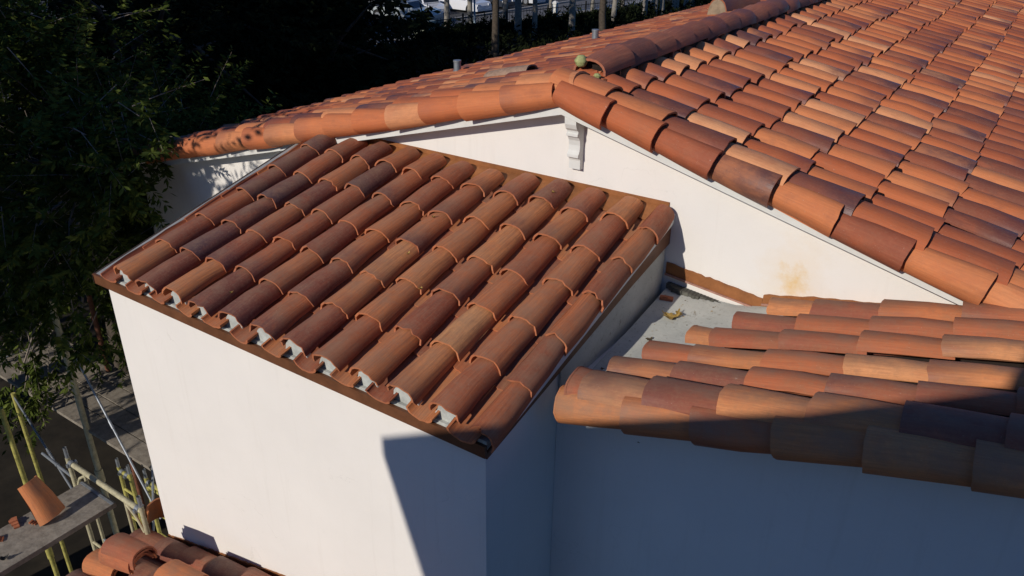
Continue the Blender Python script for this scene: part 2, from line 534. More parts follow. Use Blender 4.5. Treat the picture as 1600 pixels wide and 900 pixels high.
# ---- corbel under the apex
b = MB()
prof = [(D, 1.19), (D - .128, 1.19), (D - .128, 1.150), (D - .125, 1.115), (D - .112, 1.085), (D - .092, 1.068), (D - .088, 1.052), (D - .098, 1.046),
        (D - .098, 1.030), (D - .078, 1.022), (D - .062, .995), (D - .056, .96), (D - .060, .925), (D - .070, .905), (D - .078, .897), (D - .078, .880),
        (D - .050, .868), (D - .044, .852), (D - .044, .79), (D, .79)]
v = [(x, p[0], p[1]) for x in (-.742, -.655) for p in prof]
n_ = len(prof)
fs = [(i, (i + 1) % n_, (i + 1) % n_ + n_, i + n_) for i in range(n_)]
# side faces as strips back to the wall
for s0 in (0, n_):
    for i in range(1, n_ - 2):
        pass
b.add(v, fs + [tuple(range(n_))[::-1], tuple(range(n_, 2 * n_))])
b.build('corbel', M_FASCIA, house)

# ---- main gable roof
roof = MB()
yb0, yb1 = D - .12, 34
pts = [(xl - .12, deckz(xl - .12)), (AX, deckz(AX)), (xr + .3, deckz(xr + .3)), (xr + .3, deckz(xr + .3) - .03), (AX, deckz(AX) - .03), (xl - .12, deckz(xl - .12) - .03)]
roof.prism(pts, 'y', yb0 + .002, yb1)
roofo = roof.build('gable_roof', M_FELT, house)
# fascia boards on the rakes
for sgn, xe in ((-1, xl - .10), (1, xr + .2)):
    b = MB()
    L_ = abs(xe - AX)
    x0 = AX if sgn > 0 else AX
    b.prism([(AX, AZ + .085), (xe, AZ + .085 - m * L_), (xe, AZ - m * L_), (AX, AZ)], 'y', D - .145, D - .12)
    b.prism([(AX, AZ + .030), (xe, AZ + .030 - m * L_), (xe, AZ + .018 - m * L_), (AX, AZ + .018)], 'y', D - .12, D - .0)
    b.build('fascia_board', M_FASCIA, roofo)
cs = math.sqrt(1 + m * m)
uR = nrm((-1, 0, m)); nR = nrm((m, 0, 1)); sY = np.array([0, 1., 0])
uL = nrm((1, 0, m)); nL = nrm((-m, 0, 1))

def field(mb, x_start, sgn, u, n, ys, expo, count, base0, first_off=0., w=.23, pans=True, jpos=.008, clip=None, Lt=.45):
    """barrel tiles on one slope: x_start = x of lips nearest the ridge, courses go down the slope"""
    for yi, y in enumerate(ys):
        coff = RNG.normal() * .012
        for c in range(count):
            x = x_start + .012 * (y - 2) * (y < 8) + .07 * (y >= 8) + sgn * (c * expo + coff + RNG.normal() * jpos)
            if clip and not clip(x, y):
                continue
            P = np.array([x, y + RNG.normal() * .006, deckz(x)]) + n * (base0 if yi else .082)
            barrel(mb, P, u, sY, n, L=Lt if c else Lt * .93, w0=(w if yi else .285) + RNG.normal() * .004, w1=(w if yi else .285) * .84, h0=.068 if yi else .085, h1=.056 if yi else .07, roll=RNG.normal() * .03, lift0=.018, rings=3 if y < 9 else 2)
            if pans and y < 12:
                P2 = np.array([x + sgn * .02, y + .14, deckz(x)]) + n * .002
                barrel(mb, P2, u, sY, n, L=Lt, w0=.13, w1=.15, h0=.03, h1=.03, flip=True, lift0=.006, rings=2, tint=(.05, .9, 0))  # pans tinted dark to deepen the shade between columns

# right slope: lips at x ~ -.45 + .40 k ; columns every .28 in y
ysR = [2.035 + .03 * (i > 0) + .2805 * i for i in range(80)]
b = MB()
field(b, -.475, 1, uR, nR, ysR, .3985, 16, .066, w=.216)
b.build('roof_tiles', M_TILE, roofo)
# left slope
b = MB()
ysL = [2.035 + .03 * (i > 0) + .2805 * i for i in range(96)]
for yi, y in enumerate(ysL):
    coff = RNG.normal() * .012 + .1
    for c in range(14):
        x = -1.17 - c * .385 + coff + RNG.normal() * .008
        if abs(y - 6.65) < .12 and abs(x + .2 + 5.25) < .25: continue
        P = np.array([x, y + RNG.normal() * .006, deckz(x)]) + nL * ((.035 if yi else .070) + RNG.normal() * .004)
        barrel(b, P, uL, sY, nL, L=.44, h0=.078 if yi else .09, w0=.222 if yi else .285, w1=.185 if yi else .24, lift0=.018, roll=RNG.normal() * .04, rings=2)
b.build('roof_tiles', M_TILE, roofo)
# rake tiles: rolled outward over the fascia
b = MB()
for c in range(19):
    x = -.42 + c * .3765 + RNG.normal() * .012
    P = np.array([x, D - .128 + RNG.normal() * .006, deckz(x) + .030 + RNG.normal() * .003])
    barrel(b, P, uR, sY, nR, L=.43 if c else .40, w0=.205, w1=.165, h0=.110, h1=.085, lift0=.036, sq=.76, roll=R(63) + RNG.normal() * .03, th=.015)
b.build('rake_tiles', M_TILE, roofo)
b = MB()
for c in range(15):
    x = -1.17 - c * .352 + RNG.normal() * .018
    P = np.array([x, D - .128 + RNG.normal() * .006, deckz(x) + .030 + RNG.normal() * .003])
    barrel(b, P, uL, sY, nL, L=.41 if c else .385, w0=.205, w1=.165, h0=.110, h1=.085, lift0=.036, sq=.76, roll=R(63) + RNG.normal() * .03, th=.015,
           tint=(.5 + .45 * RNG.random(), .6 * RNG.random() + (.3 if c % 4 == 3 else 0), 0))
b.build('rake_tiles', M_TILE, roofo)
# ridge: mortar bed, blackened for the shade under the caps, + overlapping caps (near over far)
b = MB()
zz = deckz(AX)
b.prism([(AX - .12, zz - .02), (AX + .13, zz - .03), (AX + .10, zz + .12), (AX, zz + .17), (AX - .10, zz + .12)], 'y', D + .30, 34)
for k in range(160):      # rough lumps of the bed
    y = D + .25 + k * .06
    r0 = .02 + .02 * RNG.random()
    b.obox((AX + .10 + RNG.random() * .04, y, zz + .0 + .03 * RNG.random()), (r0, 0, -.01), (0, r0 * 1.5, .004), (0.004, 0, r0))
b.prism([(AX - .12, zz + .0), (AX + .12, zz + .0), (AX + .105, zz + .14), (AX + .05, zz + .20), (AX - .05, zz + .20), (AX - .105, zz + .14)], 'y', D + .26, D + .50)
b.build('mortar_bed', M_DKMORT, roofo)
b = MB()
for k in range(78):
    y = D + .42 + k * .375
    P = np.array([AX + RNG.normal() * .006, y + .20, zz + .115])
    # lower (covering) end faces +y
    barrel(b, P, -sY, ux, uz, L=.42, w0=.285, w1=.25, h0=.118, h1=.10, lift0=.022, roll=RNG.normal() * .03, th=.016)
b.build('ridge_caps', M_RIDGE, roofo)
# lumps of broken mortar at the open ridge end
b = MB()
for k in range(16):
    p = np.array([AX + RNG.normal() * .07, D + .12 + abs(RNG.normal()) * .10, zz + .05 + RNG.random() * .06])
    a = RNG.normal(size=3) * .012 + np.array([.028, 0, 0]); c = RNG.normal(size=3) * .01 + np.array([0, .025, 0]); d = RNG.normal(size=3) * .006 + np.array([0, 0, .018])
    b.obox(p, a, c, d)
tag(b.build('broken_mortar', [M_SHARD], roofo), kind='stuff')
# vent pipes
for (x, y) in ((-5.25, 6.6), (-4.15, 8.7)):
    b = MB()
    z = deckz(x)
    b.tube([(x, y, z - .05), (x, y, z + .25)], .052, 12)
    b.tube([(x, y, z + .235), (x, y, z + .262)], .058, 12)
    b.tube([(x, y, z + .0), (x, y, z + .12)], [.13, .055], 12, caps=False)
    b.build('vent_pipe', M_STEEL, roofo)
# end of a cross ridge: large barrel filled with mortar
b = MB()
P = np.array([-2.45, 9.3, deckz(-2.45) + .06])
d = nrm((.35, 1, .05)); s3 = nrm(np.cross(d, uz)); n3 = np.cross(s3, d)
barrel(b, P, d, s3, n3, L=.8, w0=.40, w1=.40, h0=.28, h1=.28, lift0=0, th=.02, tint=(.05, .9, 0))
o = b.build('ridge_end_tile', M_RIDGE, roofo)
b = MB()
cir = [P + s3 * math.cos(t) * .185 + n3 * (math.sin(t) * .265) + d * -.004 for t in np.linspace(0, math.pi, 15)]
cir += [P + s3 * -.12 - n3 * .2 , P + s3 * .12 - n3 * .2]
nn = len(cir)
b.add([tuple(q) for q in cir] + [tuple(q + d * .3) for q in cir], [tuple(range(nn))] + [(i, (i + 1) % nn, (i + 1) % nn + nn, i + nn) for i in range(nn)])
b.build('mortar_fill', paint('tan_mortar', (.36, .27, .18), .95, .2, 12, bump=.5), o)

# ---- tower bay (boxed projection) with its shed roof
b = MB()
zf, zbk = .056, .056 + .258 * D
b.prism([(0, GZ), (D, GZ), (D, zbk - .03), (0, zf - .03)], 'x', -3.30, 0.0)
bay = b.build('bay_wall', M_WALL, house)
uS = nrm((0, 1, SH)); nS = nrm((0, -SH, 1)); sX = np.array([1., 0, 0])
SH = .258
uS = nrm((0, 1, SH)); nS = nrm((0, -SH, 1))
def sz(y): return .066 + SH * y
b = MB()
b.prism([(-.035, sz(-.035)), (D, sz(D)), (D, sz(D) - .045), (-.035, sz(-.035) - .045)], 'x', -3.355, .020)
shed = b.build('shed_roof', paint('grey_metal_pan', (.34, .34, .33), .6, .15, 8), house)
# brown drip edge: front, right and left
b = MB()
b.box(-3.37, .034, -.055, -.0355, -.012, sz(-.045) + .004)
b.build('drip_edge', M_BROWN, shed)
b = MB()
b.prism([(-.055, -.012), (-.055, sz(-.055)), (D, sz(D)), (D, sz(D) - .058)], 'x', -3.375, -3.356)
b.build('drip_edge', M_FELT, shed)
b = MB()
b.prism([(-.0355, sz(-.0355) - .048), (D - .002, sz(D) - .048), (D - .002, sz(D) - .20), (1.5, sz(1.5) - .155), (-.0355, sz(-.0355) - .085)], 'x', .0215, .034)
b.build('drip_edge', M_BROWN, shed)
b = MB()
b.prism([(.05, sz(.05) + .02), (D - .002, sz(D) + .02), (D - .002, sz(D) - .050), (.02, sz(.02) - .050)], 'x', .0345, .050)
b.build('fascia_board', M_FASCIA, shed)
# white closure between the pans along the eave, with nail holes
b = MB()
for i in range(11):
    xc = -2.985 + .276 * i
    rr_ = .078 + RNG.normal() * .003; xo_ = RNG.normal() * .005
    arc = [(xc + xo_ + math.cos(t) * rr_ + RNG.normal() * .002, sz(0) + .042 + math.sin(t) * rr_ * .96 + RNG.normal() * .002) for t in np.linspace(0, math.pi, 11)]
    arc = [(xc + .105, sz(0) - .004)] + arc + [(xc - .105, sz(0) - .004)]
    b.prism(arc, 'y', -.014, .02)
b.box(-3.30, .03, -.034, -.0, sz(0) - .012, sz(0) + .012)
clo = b.build('eave_closure', paint('stained_white_mortar', (.50, .52, .49), .9, .18, 14, bump=.5), shed)
for i in range(11):
    xc = -2.985 + .276 * i
    bh = MB(); bh.tube([(xc + .05, -.020, sz(0) + .034), (xc + .05, -.012, sz(0) + .034)], .007, 6)
    bh.build('nail_head', M_BLACK, clo)
# pan tiles
b = MB()
nC = 6
for i in range(12):
    xp = -3.123 + .276 * i
    for c in range(nC):
        y = -.066 + c * .35 + RNG.normal() * .008
        P = np.array([xp + RNG.normal() * .006, y, sz(y)]) + nS * .004
        L_ = min(.44, D - .05 - y)
        barrel(b, P, uS, sX, nS, L=L_, w0=.178, w1=.205, h0=.050, h1=.052, flip=True, lift0=.010, lift1=.0, th=.014,
               tint=(.2 + .5 * RNG.random(), .3 * RNG.random(), 0), rough_end=0)
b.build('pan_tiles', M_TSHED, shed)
# cover tiles
b = MB()
# lighter towards the right-hand columns
for i in range(11):
    xp = -2.985 + .276 * i
    off = RNG.normal() * .012
    for c in range(6):
        y = -.020 + c * .348 + off * (c > 0) + RNG.normal() * .006
        t = i / 10
        r = min(1, max(0, .20 + .45 * t + RNG.normal() * .20))
        gch = RNG.random() * (1 if t < .7 else .7)
        L_ = .42 if c < 5 else .30 + RNG.normal() * .012
        P = np.array([xp + RNG.normal() * .005, y, sz(y)]) + nS * .048
        barrel(b, P, uS, sX, nS, L=L_, w0=.212, w1=.172, h0=.092, h1=.076, lift0=.018, sq=.80, th=.012, roll=RNG.normal() * .03,
               tint=(r, gch, 0), rough_end=.0035)
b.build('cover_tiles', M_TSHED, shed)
# right rake tiles, lying on their side
b = MB()
for c in range(6):
    y = -.05 + c * .36 + RNG.normal() * .008
    L_ = min(.42, D - .03 - y)
    P = np.array([-.010 + RNG.normal() * .004, y, sz(y) + .026])
    barrel(b, P, uS, sX, nS, L=L_, w0=.165, w1=.140, h0=.080, h1=.066, lift0=.014, th=.012, roll=-R(40), tint=(.25 + .4 * RNG.random(), .4 * RNG.random(), 0), rough_end=.004)
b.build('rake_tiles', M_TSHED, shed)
# head flashing on the gable wall
b = MB()
b.prism([(-3.0, sz(D)), (.005, sz(D)), (.005, sz(D) + .085), (-2.58, sz(D) + .085), (-2.95, sz(D) + .004)], 'y', D - .012, D)
b.prism([(D - .16, sz(D - .16) + .04), (D - .013, sz(D) + .055), (D - .013, sz(D) + .048), (D - .16, sz(D - .16) + .033)], 'x', -3.2, .0)
fl = b.build('flashing', M_RUST, shed)

# ---- low wing on the right
N2 = .245
def wz(x): return -.03 + N2 * x
b = MB()
b.prism([(0.002, GZ), (7, GZ), (7, wz(5) - .5), (5, wz(5) - .02), (0.002, wz(0) - .02)], 'y', BY, D - .002)
wing = b.build('wing_wall', M_WALL, house)
b = MB()
q_ = [(.32, BY - .05), (5, BY - .05), (5, D - .0125), (1.02, D - .0125)]
b.add([(x, y, wz(x)) for x, y in q_] + [(x, y, wz(x) - .03) for x, y in q_], [(0, 1, 2, 3), (7, 6, 5, 4), (0, 4, 5, 1), (1, 5, 6, 2), (2, 6, 7, 3), (3, 7, 4, 0)])
wroof = b.build('wing_roof', M_FELT, house)
uW = nrm((1, 0, N2)); nW = nrm((-N2, 0, 1))
rows = [(.592, .20, .02), (.835, .285, .045), (1.055, .405, .05), (1.285, .56, .085), (1.50, .735, .085), (1.705, .86, .10)]
b = MB()
for (yl, xs, kk) in rows:
    lips = sorted([.275 + .3665 * k + (yl - .6) * .07 for k in range(-2, 13)])
    first = True
    dv = nrm((1, kk, N2))
    for x in lips:
        x += RNG.normal() * .006
        if x + .366 < xs + .03: continue
        x0 = max(x, xs) if first else x
        if x0 > 4.7: break
        Lt = .43 - (x0 - x)
        y = yl + kk * (x0 - .5)
        P = np.array([x0, y + RNG.normal() * .003, wz(x0)]) + nW * ((.070 if yl < .6 else .080) + (.0 if not first else .006))
        big = yl < .6
        barrel(b, P, dv, -sY, nW, L=Lt, w0=.275 if big else .176, w1=.235 if big else .150, h0=.100 if big else .066, h1=.085 if big else .056, lift0=.018, th=.015, roll=RNG.normal() * .02, cap=first)
        first = False
        if not big:
            P2 = np.array([x0, y - .115, wz(x0)]) + nW * .003
            barrel(b, P2, dv, -sY, nW, L=Lt, w0=.10, w1=.11, h0=.022, h1=.022, flip=True, lift0=.004, rings=2, tint=(.05, .9, 0))  # dark pan tint stands in for shadow in the gaps between rows
b.build('roof_tiles', M_TWING, wroof)
b = MB()
# narrow cut tiles tucked under the gable flashing
for k in range(5):
    x = .84 + k * .365
    P = np.array([x, D - .105, wz(x)]) + nW * .004
    barrel(b, P, uW, -sY, nW, L=.42, w0=.18, w1=.16, h0=.045, h1=.04, lift0=.016, tint=(.95, .05, 0))
b.build('cut_tiles', M_TWING, wroof)
b = MB()
for k in range(13):
    x = .155 + k * .3665 + (0 if k == 0 else .0) + RNG.normal() * .008
    P = np.array([x, BY - .168, wz(x) + .022])
    barrel(b, P, uW, -sY, nW, L=.43, w0=.205, w1=.170, h0=.105, h1=.085, lift0=.026, sq=.76, th=.015, roll=-R(64), tint=((.8, .1, 0) if k < 1 else None), cap=(k == 0))
b.build('rake_tiles', M_TWING, wroof)

# ---- valley pan between bay and wing (grey membrane)
b = MB()
nx, ny = 24, 30
vv, ff = [], []
for j in range(ny + 1):
    for i in range(nx + 1):
        y = BY + .006 + (D - .018 - BY) * j / ny; x = .063 + (.46 + (y - .6) * .56) * i / nx
        z = -.085 + .112 * (y - .5) + .02 * max(0, (.35 - x)) + .002 * math.sin(x * 9 + y * 7)
        z = max(z, wz(x) - .012)
        vv.append((x, y, z))
for j in range(ny):
    for i in range(nx):
        q = j * (nx + 1) + i
        ff.append((q, q + 1, q + nx + 2, q + nx + 1))
b.add(vv, ff, smooth=True)
b.prism([(BY + .004, -.25), (D - .014, -.02), (D - .014, sz(D) - .19), (1.5, sz(1.5) - .14), (BY + .004, sz(BY) - .11)], 'x', .003, .014)  # grey upturn sheet darkens the bay side wall in place of its shade
b.build('valley_pan', M_MEMB, house)

# ---- lower roof at the foot of the bay (bottom left)
N3 = .285
def lz(x): return -2.46 + N3 * (x + 3.319)
b = MB()
b.prism([(-3.62, lz(-3.62)), (-.2, lz(-.2)), (-.2, lz(-.2) - .06), (-3.62, lz(-3.62) - .06)], 'y', -2.6, -.0)
lroof = b.build('lower_roof', M_FELT, house)
b = MB()
b.prism([(-3.5, GZ), (-.2, GZ), (-.2, lz(-.2) - .06), (-3.5, lz(-3.5) - .06)], 'y', -2.5, -.004)
b.build('lower_wall', M_WALL, house)
uD = nrm((1, 0, N3)); nD = nrm((-N3, 0, 1))
b = MB()
for r, y in enumerate([-.13 - .275 * i for i in range(9)]):
    for k in range(9):
        x = -3.56 + k * .37 + RNG.normal() * .008
        P = np.array([x, y, lz(x)]) + nD * .03
        if r == 0 and k < 0: continue
        barrel(b, P, uD, -sY, nD, L=.43, w0=.225, w1=.19, lift0=.018, tint=(.02 + .3 * RNG.random(), .4 + .6 * RNG.random(), 0))  # dark tints stand in for the shade of the stacks on this roof
        P2 = np.array([x, y - .137, lz(x)]) + nD * .003
        barrel(b, P2, uD, -sY, nD, L=.43, w0=.16, w1=.18, h0=.06, h1=.06, flip=True, lift0=.01, rings=2)
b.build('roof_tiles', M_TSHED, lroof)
ragged_strip('flashing', [(-3.295, lz(-3.295) + .085), (-2.4, lz(-2.4) + .085), (-.3, lz(-.3) + .085)], 0, .010, M_RUST, lroof, .07)

# ================================================================== loose things on the roofs
def copy_tree(o, parent=None):
    c = o.copy(); COL.objects.link(c); c.parent = parent
    for ch in list(o.children):
        copy_tree(ch, c)
    return c

def loose_tile(name, loc, u, s, n, label, cat='roof tile', mat=M_TWING, group=None, tint=None, **kw):
    b = MB()
    barrel(b, (0, 0, 0), nrm(u), nrm(s), nrm(n), tint=tint, **kw)
    o = b.build(name, mat)
    o.location = loc
    return tag(o, label, cat, group)

# stacks of loose tiles on the lower roof
st_labels = ['bottom', 'second', 'third', 'fourth', 'top']
def stack(x, y, nt_, word, lay, tints, tilt=0, w=.235, yaw=0.0, base=.13):
    for k in range(nt_):
        u_ = nrm((math.cos(yaw), math.sin(yaw), N3 + tilt)); s_v = nrm(np.cross(uz, u_)); n_v = np.cross(u_, s_v)
        z = lz(x) + base + k * .021
        loose_tile('loose_roof_tile', (x + RNG.normal() * .008 + k * .010, y + RNG.normal() * .006, z), u_, -s_v, n_v,
                   word % lay[k], group='loose tiles stacked on the lower roof', tint=tints[k % len(tints)], w0=w, w1=w * .84, h0=.105, h1=.09, L=.42, lift0=0, th=.013)
stack(-3.14, -.52, 6, 'loose clay tile, %s of the nested stack beside the bay wall foot', ['lowest', 'second lowest', 'middle', 'third highest', 'second highest', 'topmost streaked red'],
      [(.4, .3, 0), (.5, .2, 0), (.25, .5, 0), (.3, .3, 0), (.2, .55, 0), (.15, .6, 0)], base=.32)
stack(-3.50, -.50, 3, 'loose orange tile, %s of the outer stack at the lower roof corner', ['lowest', 'middle', 'topmost'], [(.4, .2, 0), (.5, .1, 0), (.6, .1, 0)], base=.10)
stack(-2.55, -.46, 4, 'loose clay tile, %s of the stack farther along the lower roof', ['lowest', 'second lowest', 'second highest', 'topmost dusty'],
      [(.5, .2, 0), (.3, .4, 0), (.6, .2, 0), (.55, .1, 0)], base=.20)
loose_tile('loose_roof_tile', (-3.50, .02, lz(-3.5) + .10), (.35, 0, 1), (0, -1, 0), (-1, 0, .35),
           'plain orange tile standing upright against the foot of the bay wall corner', tint=(.8, .1, 0), w0=.23, w1=.19, L=.30, lift0=0)
# grey weathered tile lying on the left slope
xg, yg = -2.30, 3.62
loose_tile('loose_roof_tile', (xg - .25, yg, deckz(xg - .25) + .105), uL, sY, nL, 'pale grey weathered tile lying loose on the far slope near the ridge end', tint=(1, .0, .0),
           mat=paint('lichen_grey_clay', (.36, .24, .17), .95, .2, 25, bump=.6), w0=.24, w1=.21, L=.50, h0=.07, h1=.065, lift0=.0)

def blob(name, loc, rad, mat, label, cat, squash=(1, 1, 1), group=None, bumps=.12, stem=False):
    import bmesh
    bm = bmesh.new()
    bmesh.ops.create_icosphere(bm, subdivisions=3, radius=1)
    for v_ in bm.verts:
        k = 1 + bumps * (.5 * math.sin(v_.co.x * 7 + loc[0] * 9) * math.cos(v_.co.y * 6) + .5 * math.sin(v_.co.z * 8 + 1))
        v_.co = Vector((v_.co.x * squash[0], v_.co.y * squash[1], v_.co.z * squash[2])) * rad * k
    if stem:
        bmesh.ops.create_cone(bm, cap_ends=True, segments=6, radius1=rad * .12, radius2=rad * .08, depth=rad * .9, matrix=Matrix.Translation((0, 0, rad * 1.1)))
    me = bpy.data.meshes.new(name); bm.to_mesh(me); bm.free()
    me.materials.append(mat)
    for p in me.polygons: p.use_smooth = True
    o = bpy.data.objects.new(name, me); COL.objects.link(o); o.location = loc
    return tag(o, label, cat, group)
blob('seed_pod', (AX - .06, D + .20, zz + .190), .044, M_POD, 'round pale green seed pod resting at the open end of the ridge', 'seed pod', (1, 1, .92), 'green seed pods on the roof')
blob('seed_pod', (AX + .10, D + .14, zz + .120), .020, M_POD, 'flattened green seed pod wedged beside the first ridge tile gap', 'seed pod', (1.3, .9, .75), 'green seed pods on the roof', .3)

def leaf(name, loc, size, mat, label, cat='leaf', lobes=7, rot=0.0, curl=.25, group=None, tilt=(0, 0)):
    """one dry, curled, lobed leaf with real thickness"""
    b = MB()
    n = 28
    ring = []
    for i in range(n):
        t = 2 * math.pi * i / n
        r = size * (.62 + .38 * abs(math.cos(lobes * t / 2))) * (1 + .12 * math.sin(3 * t + rot))
        x, y = r * math.cos(t), r * math.sin(t) * .72
        ring.append((x, y, curl * (x * x + .6 * y * y) / size + .1 * size * math.sin(5 * t)))
    mid = [(p[0] * .5, p[1] * .5, p[2] * .3 - .004) for p in ring]
    vs = ring + mid + [(0, 0, 0)]
    fs = [(i, (i + 1) % n, n + (i + 1) % n, n + i) for i in range(n)] + [(n + i, n + (i + 1) % n, 2 * n) for i in range(n)]
    top = len(vs)
    vs2 = [(x, y, z + .0015) for x, y, z in vs]
    b.add(vs2, fs, smooth=True); b.add(vs, [q[::-1] for q in fs], smooth=True)
    b.tube([(size * .5, 0, .003), (size * 1.05, size * .1, size * .25)], .0018, 5)
    o = b.build(name, mat); o.location = loc; o.rotation_euler = (tilt[0], tilt[1], rot)
    return tag(o, label, cat, group)
def vz(x, y): return -.085 + .112 * (y - .5) + .02 * max(0, .35 - x)
leaf('dry_leaf', (.235, 1.70, vz(.23, 1.70) + .012), .060, M_LEAFY, 'large curled yellow dry leaf lying on the grey valley pan', lobes=9, rot=.4, curl=.5)
leaf('dry_leaf', (.27, 1.735, vz(.27, 1.73) + .028), .034, M_LEAFY, 'small yellow dry leaf lying on top of the large curled one', lobes=6, rot=2.0, curl=.7, tilt=(.4, .2))
leaf('dry_leaf', (.22, 1.42, vz(.22, 1.42) + .006), .024, M_LEAFB, 'small dark brown leaf below the yellow one on the valley pan', lobes=3, rot=1.0)
leaf('dry_leaf', (.40, 1.26, vz(.40, 1.26) + .010), .042, M_LEAFB, 'long dark curled leaf close to the cut ends of the wing tiles', lobes=2, rot=-.7, curl=.6)
leaf('dry_leaf', (.275, .98, vz(.27, .98) + .008), .032, M_LEAFY, 'small yellow leaf lowest down on the valley pan', lobes=5, rot=.9, curl=.5)
leaf('dry_leaf', (.14, 1.00, vz(.14, 1.0) + .008), .030, M_LEAFB, 'brown leaf lying in the bay shadow on the valley pan', lobes=4, rot=2.9, curl=.4)
b = MB(); b.obox((.085, 1.86, vz(.09, 1.86) + .002), (.085, .02, .0), (-.01, .035, .004), (0, 0, .018)); b.obox((.10, 1.868, vz(.10, 1.86) + .0205), (.04, .01, .0), (-.008, .02, .002), (0, 0, .008))
tag(b.build('tile_shard', M_SHARD), 'small dark red tile shard on the valley pan in the bay shadow', 'tile shard')
# fine litter, uncountable
b = MB()
def litter(x, y, z, s):
    a = RNG.random() * 6.28
    c, d = math.cos(a) * s, math.sin(a) * s
    b.add([(x - c, y - d, z + .001), (x + d * .4, y - c * .4, z + .001 + s * .4), (x + c, y + d, z + .001), (x - d * .4, y + c * .4, z + .001 + s * .3)], [(0, 1, 2, 3)], (RNG.random(), 0, 0))
for k in range(330):
    t = RNG.random()
    y = .65 + t * .62 + RNG.normal() * .03
    x = .10 + (y - .6) * .33 + abs(RNG.normal()) * .035
    litter(x, y, vz(x, y), .004 + .010 * RNG.random() ** 2)
for k in range(170):
    x, y = .08 + RNG.random() * .5, .55 + RNG.random() * 1.45
    litter(x, y, vz(x, y), .003 + .008 * RNG.random() ** 2)
tag(b.build('leaf_litter', leafm('leaf_litter', (.07, .05, .03), (.40, .28, .12))), 'fine brown leaf litter scattered over the grey valley pan', 'leaf litter', kind='stuff')
# tiny yellow petals on shed roof tiles
k_ = 0
petal_places = [(-.73, 1.80, 'yellow flower petal near the head of the third column from the right rake'), (-1.22, .86, 'yellow flower petals by a tile lip in the middle of the shed roof'),
                (-1.33, 1.25, 'tiny yellow petal in the gap between columns midway up the shed roof'), (-2.02, .10, 'yellow petal in the pan near the left part of the eave'),
                (-.92, .62, 'pair of pale petals by a tile lip low on the shed roof')]
for x, y, lab in petal_places:
    leaf('fallen_petal', (x, y, sz(y) + .148), .013, M_LEAFY, lab, 'petal', lobes=3, rot=x * 9, curl=.8)

# ================================================================== scaffold at the lower left
def scaffold_frame(name, x0, x1, y, ztop, label, group, legs=True, rungs=(-.12, -.55, -1.0, -1.45), mat=M_OLDY, bottom=GZ, inner=True):
    e = tag(empty(name, ((x0 + x1) / 2, y, bottom)), label, 'scaffolding', group)
    O = Vector(e.location)
    def pb(b, nm, mt):
        o = b.build(nm, mt, e); o.location = -O; return o
    for x in (x0, x1):
        b = MB(); b.tube([(x, y, bottom), (x, y, ztop)], .021, 10)
        o = pb(b, 'post', mat)
        b = MB(); b.tube([(x, y, ztop - .002), (x, y, ztop + .11)], .0165, 10, caps=False); b.tube([(x, y, ztop + .108), (x, y, ztop - .1)], .013, 8, caps=False)
        o2 = b.build('coupling_pin', M_STEEL, o)
    b = MB(); b.tube([(x0, y, ztop - .05), (x1, y, ztop - .05)], .024, 10)
    pb(b, 'top_bar', mat)
    for x, sg in ((x0, 1), (x1, -1)):
        b = MB(); b.tube([(x + sg * .028, y, ztop - .05), (x + sg * .075, y, ztop - .05)], .031, 10); b.box(x + sg * .05 - .014, x + sg * .05 + .014, y - .045, y + .045, ztop - .066, ztop - .034)
        pb(b, 'coupler', M_STEEL)
    if inner:
        for t in (.22, .78):
            xi = x0 + (x1 - x0) * t
            xo = x0 if t < .5 else x1
            b = MB(); b.tube([(xi, y, ztop - .07), (xi, y, ztop - 1.5)], .016, 8); pb(b, 'inner_post', mat)
            b = MB(); b.tube([(xo, y, ztop - .38), ((xo + xi) / 2, y, ztop - .18), (xi, y, ztop - .09)], .013, 8); pb(b, 'knee_brace', mat)
            for r in rungs[1:]:
                b = MB(); b.tube([(xo, y, ztop + r), (xi, y, ztop + r)], .014, 8); pb(b, 'rung', mat)
    else:
        for r in rungs:
            b = MB(); b.tube([(x0, y, ztop + r), (x1, y, ztop + r)], .016, 8); pb(b, 'rung', mat)
    return e
GS = 'scaffold frames beside the house'
scaffold_frame('scaffolding', -4.55, -3.44, -.10, -2.07, 'worn pale yellow scaffold frame carrying the end of the tile plank', GS)
scaffold_frame('scaffolding', -4.55, -3.44, -2.2, -2.07, 'pale yellow scaffold frame under the outer end of the tile plank', GS)
scaffold_frame('scaffolding', -4.95, -4.62, .72, -3.06, 'narrow bright yellow ladder frame under the near corner of the plank deck', GS, mat=M_YELLOW, inner=False, rungs=(-.12, -.45, -.78, -1.1, -1.4))
scaffold_frame('scaffolding', -5.35, -5.15, .66, -3.06, 'bright yellow ladder frame beside the deck edge, left of the narrow one', GS, mat=M_YELLOW, inner=False, rungs=(-.3, -.7, -1.1))
def pole(name, p0, p1, r, mat, label, group=None, cat='scaffold pole'):
    b = MB(); b.tube([p0, p1], r, 10)
    b.tube([Vector(p0) + (Vector(p1) - Vector(p0)) * .48, Vector(p0) + (Vector(p1) - Vector(p0)) * .52], r * 1.35, 10)
    return tag(b.build(name, mat), label, cat, group)
GP = 'upright scaffold poles among the branches'
pole('scaffold_pole', (-6.18, .80, GZ), (-6.18, .80, -1.35), .034, M_OLDY, 'tall peeling yellow pole rising in front of the plank deck', GP)
pole('scaffold_pole', (-7.10, 1.62, GZ), (-7.10, 1.62, -1.9), .030, M_REDP, 'rusty red brown pole behind the plank deck near the bay wall', GP)
pole('scaffold_pole', (-5.95, -.02, GZ), (-5.95, -.02, -2.15), .026, M_YELLOW, 'bright yellow green pole behind the single tile on the plank', GP)
pole('scaffold_pole', (-6.9, .45, GZ), (-6.9, .45, -2.6), .024, M_YELLOW, 'shaded yellow pole at the left end of the plank deck', GP)
GB = 'thin grey scaffold cross braces'
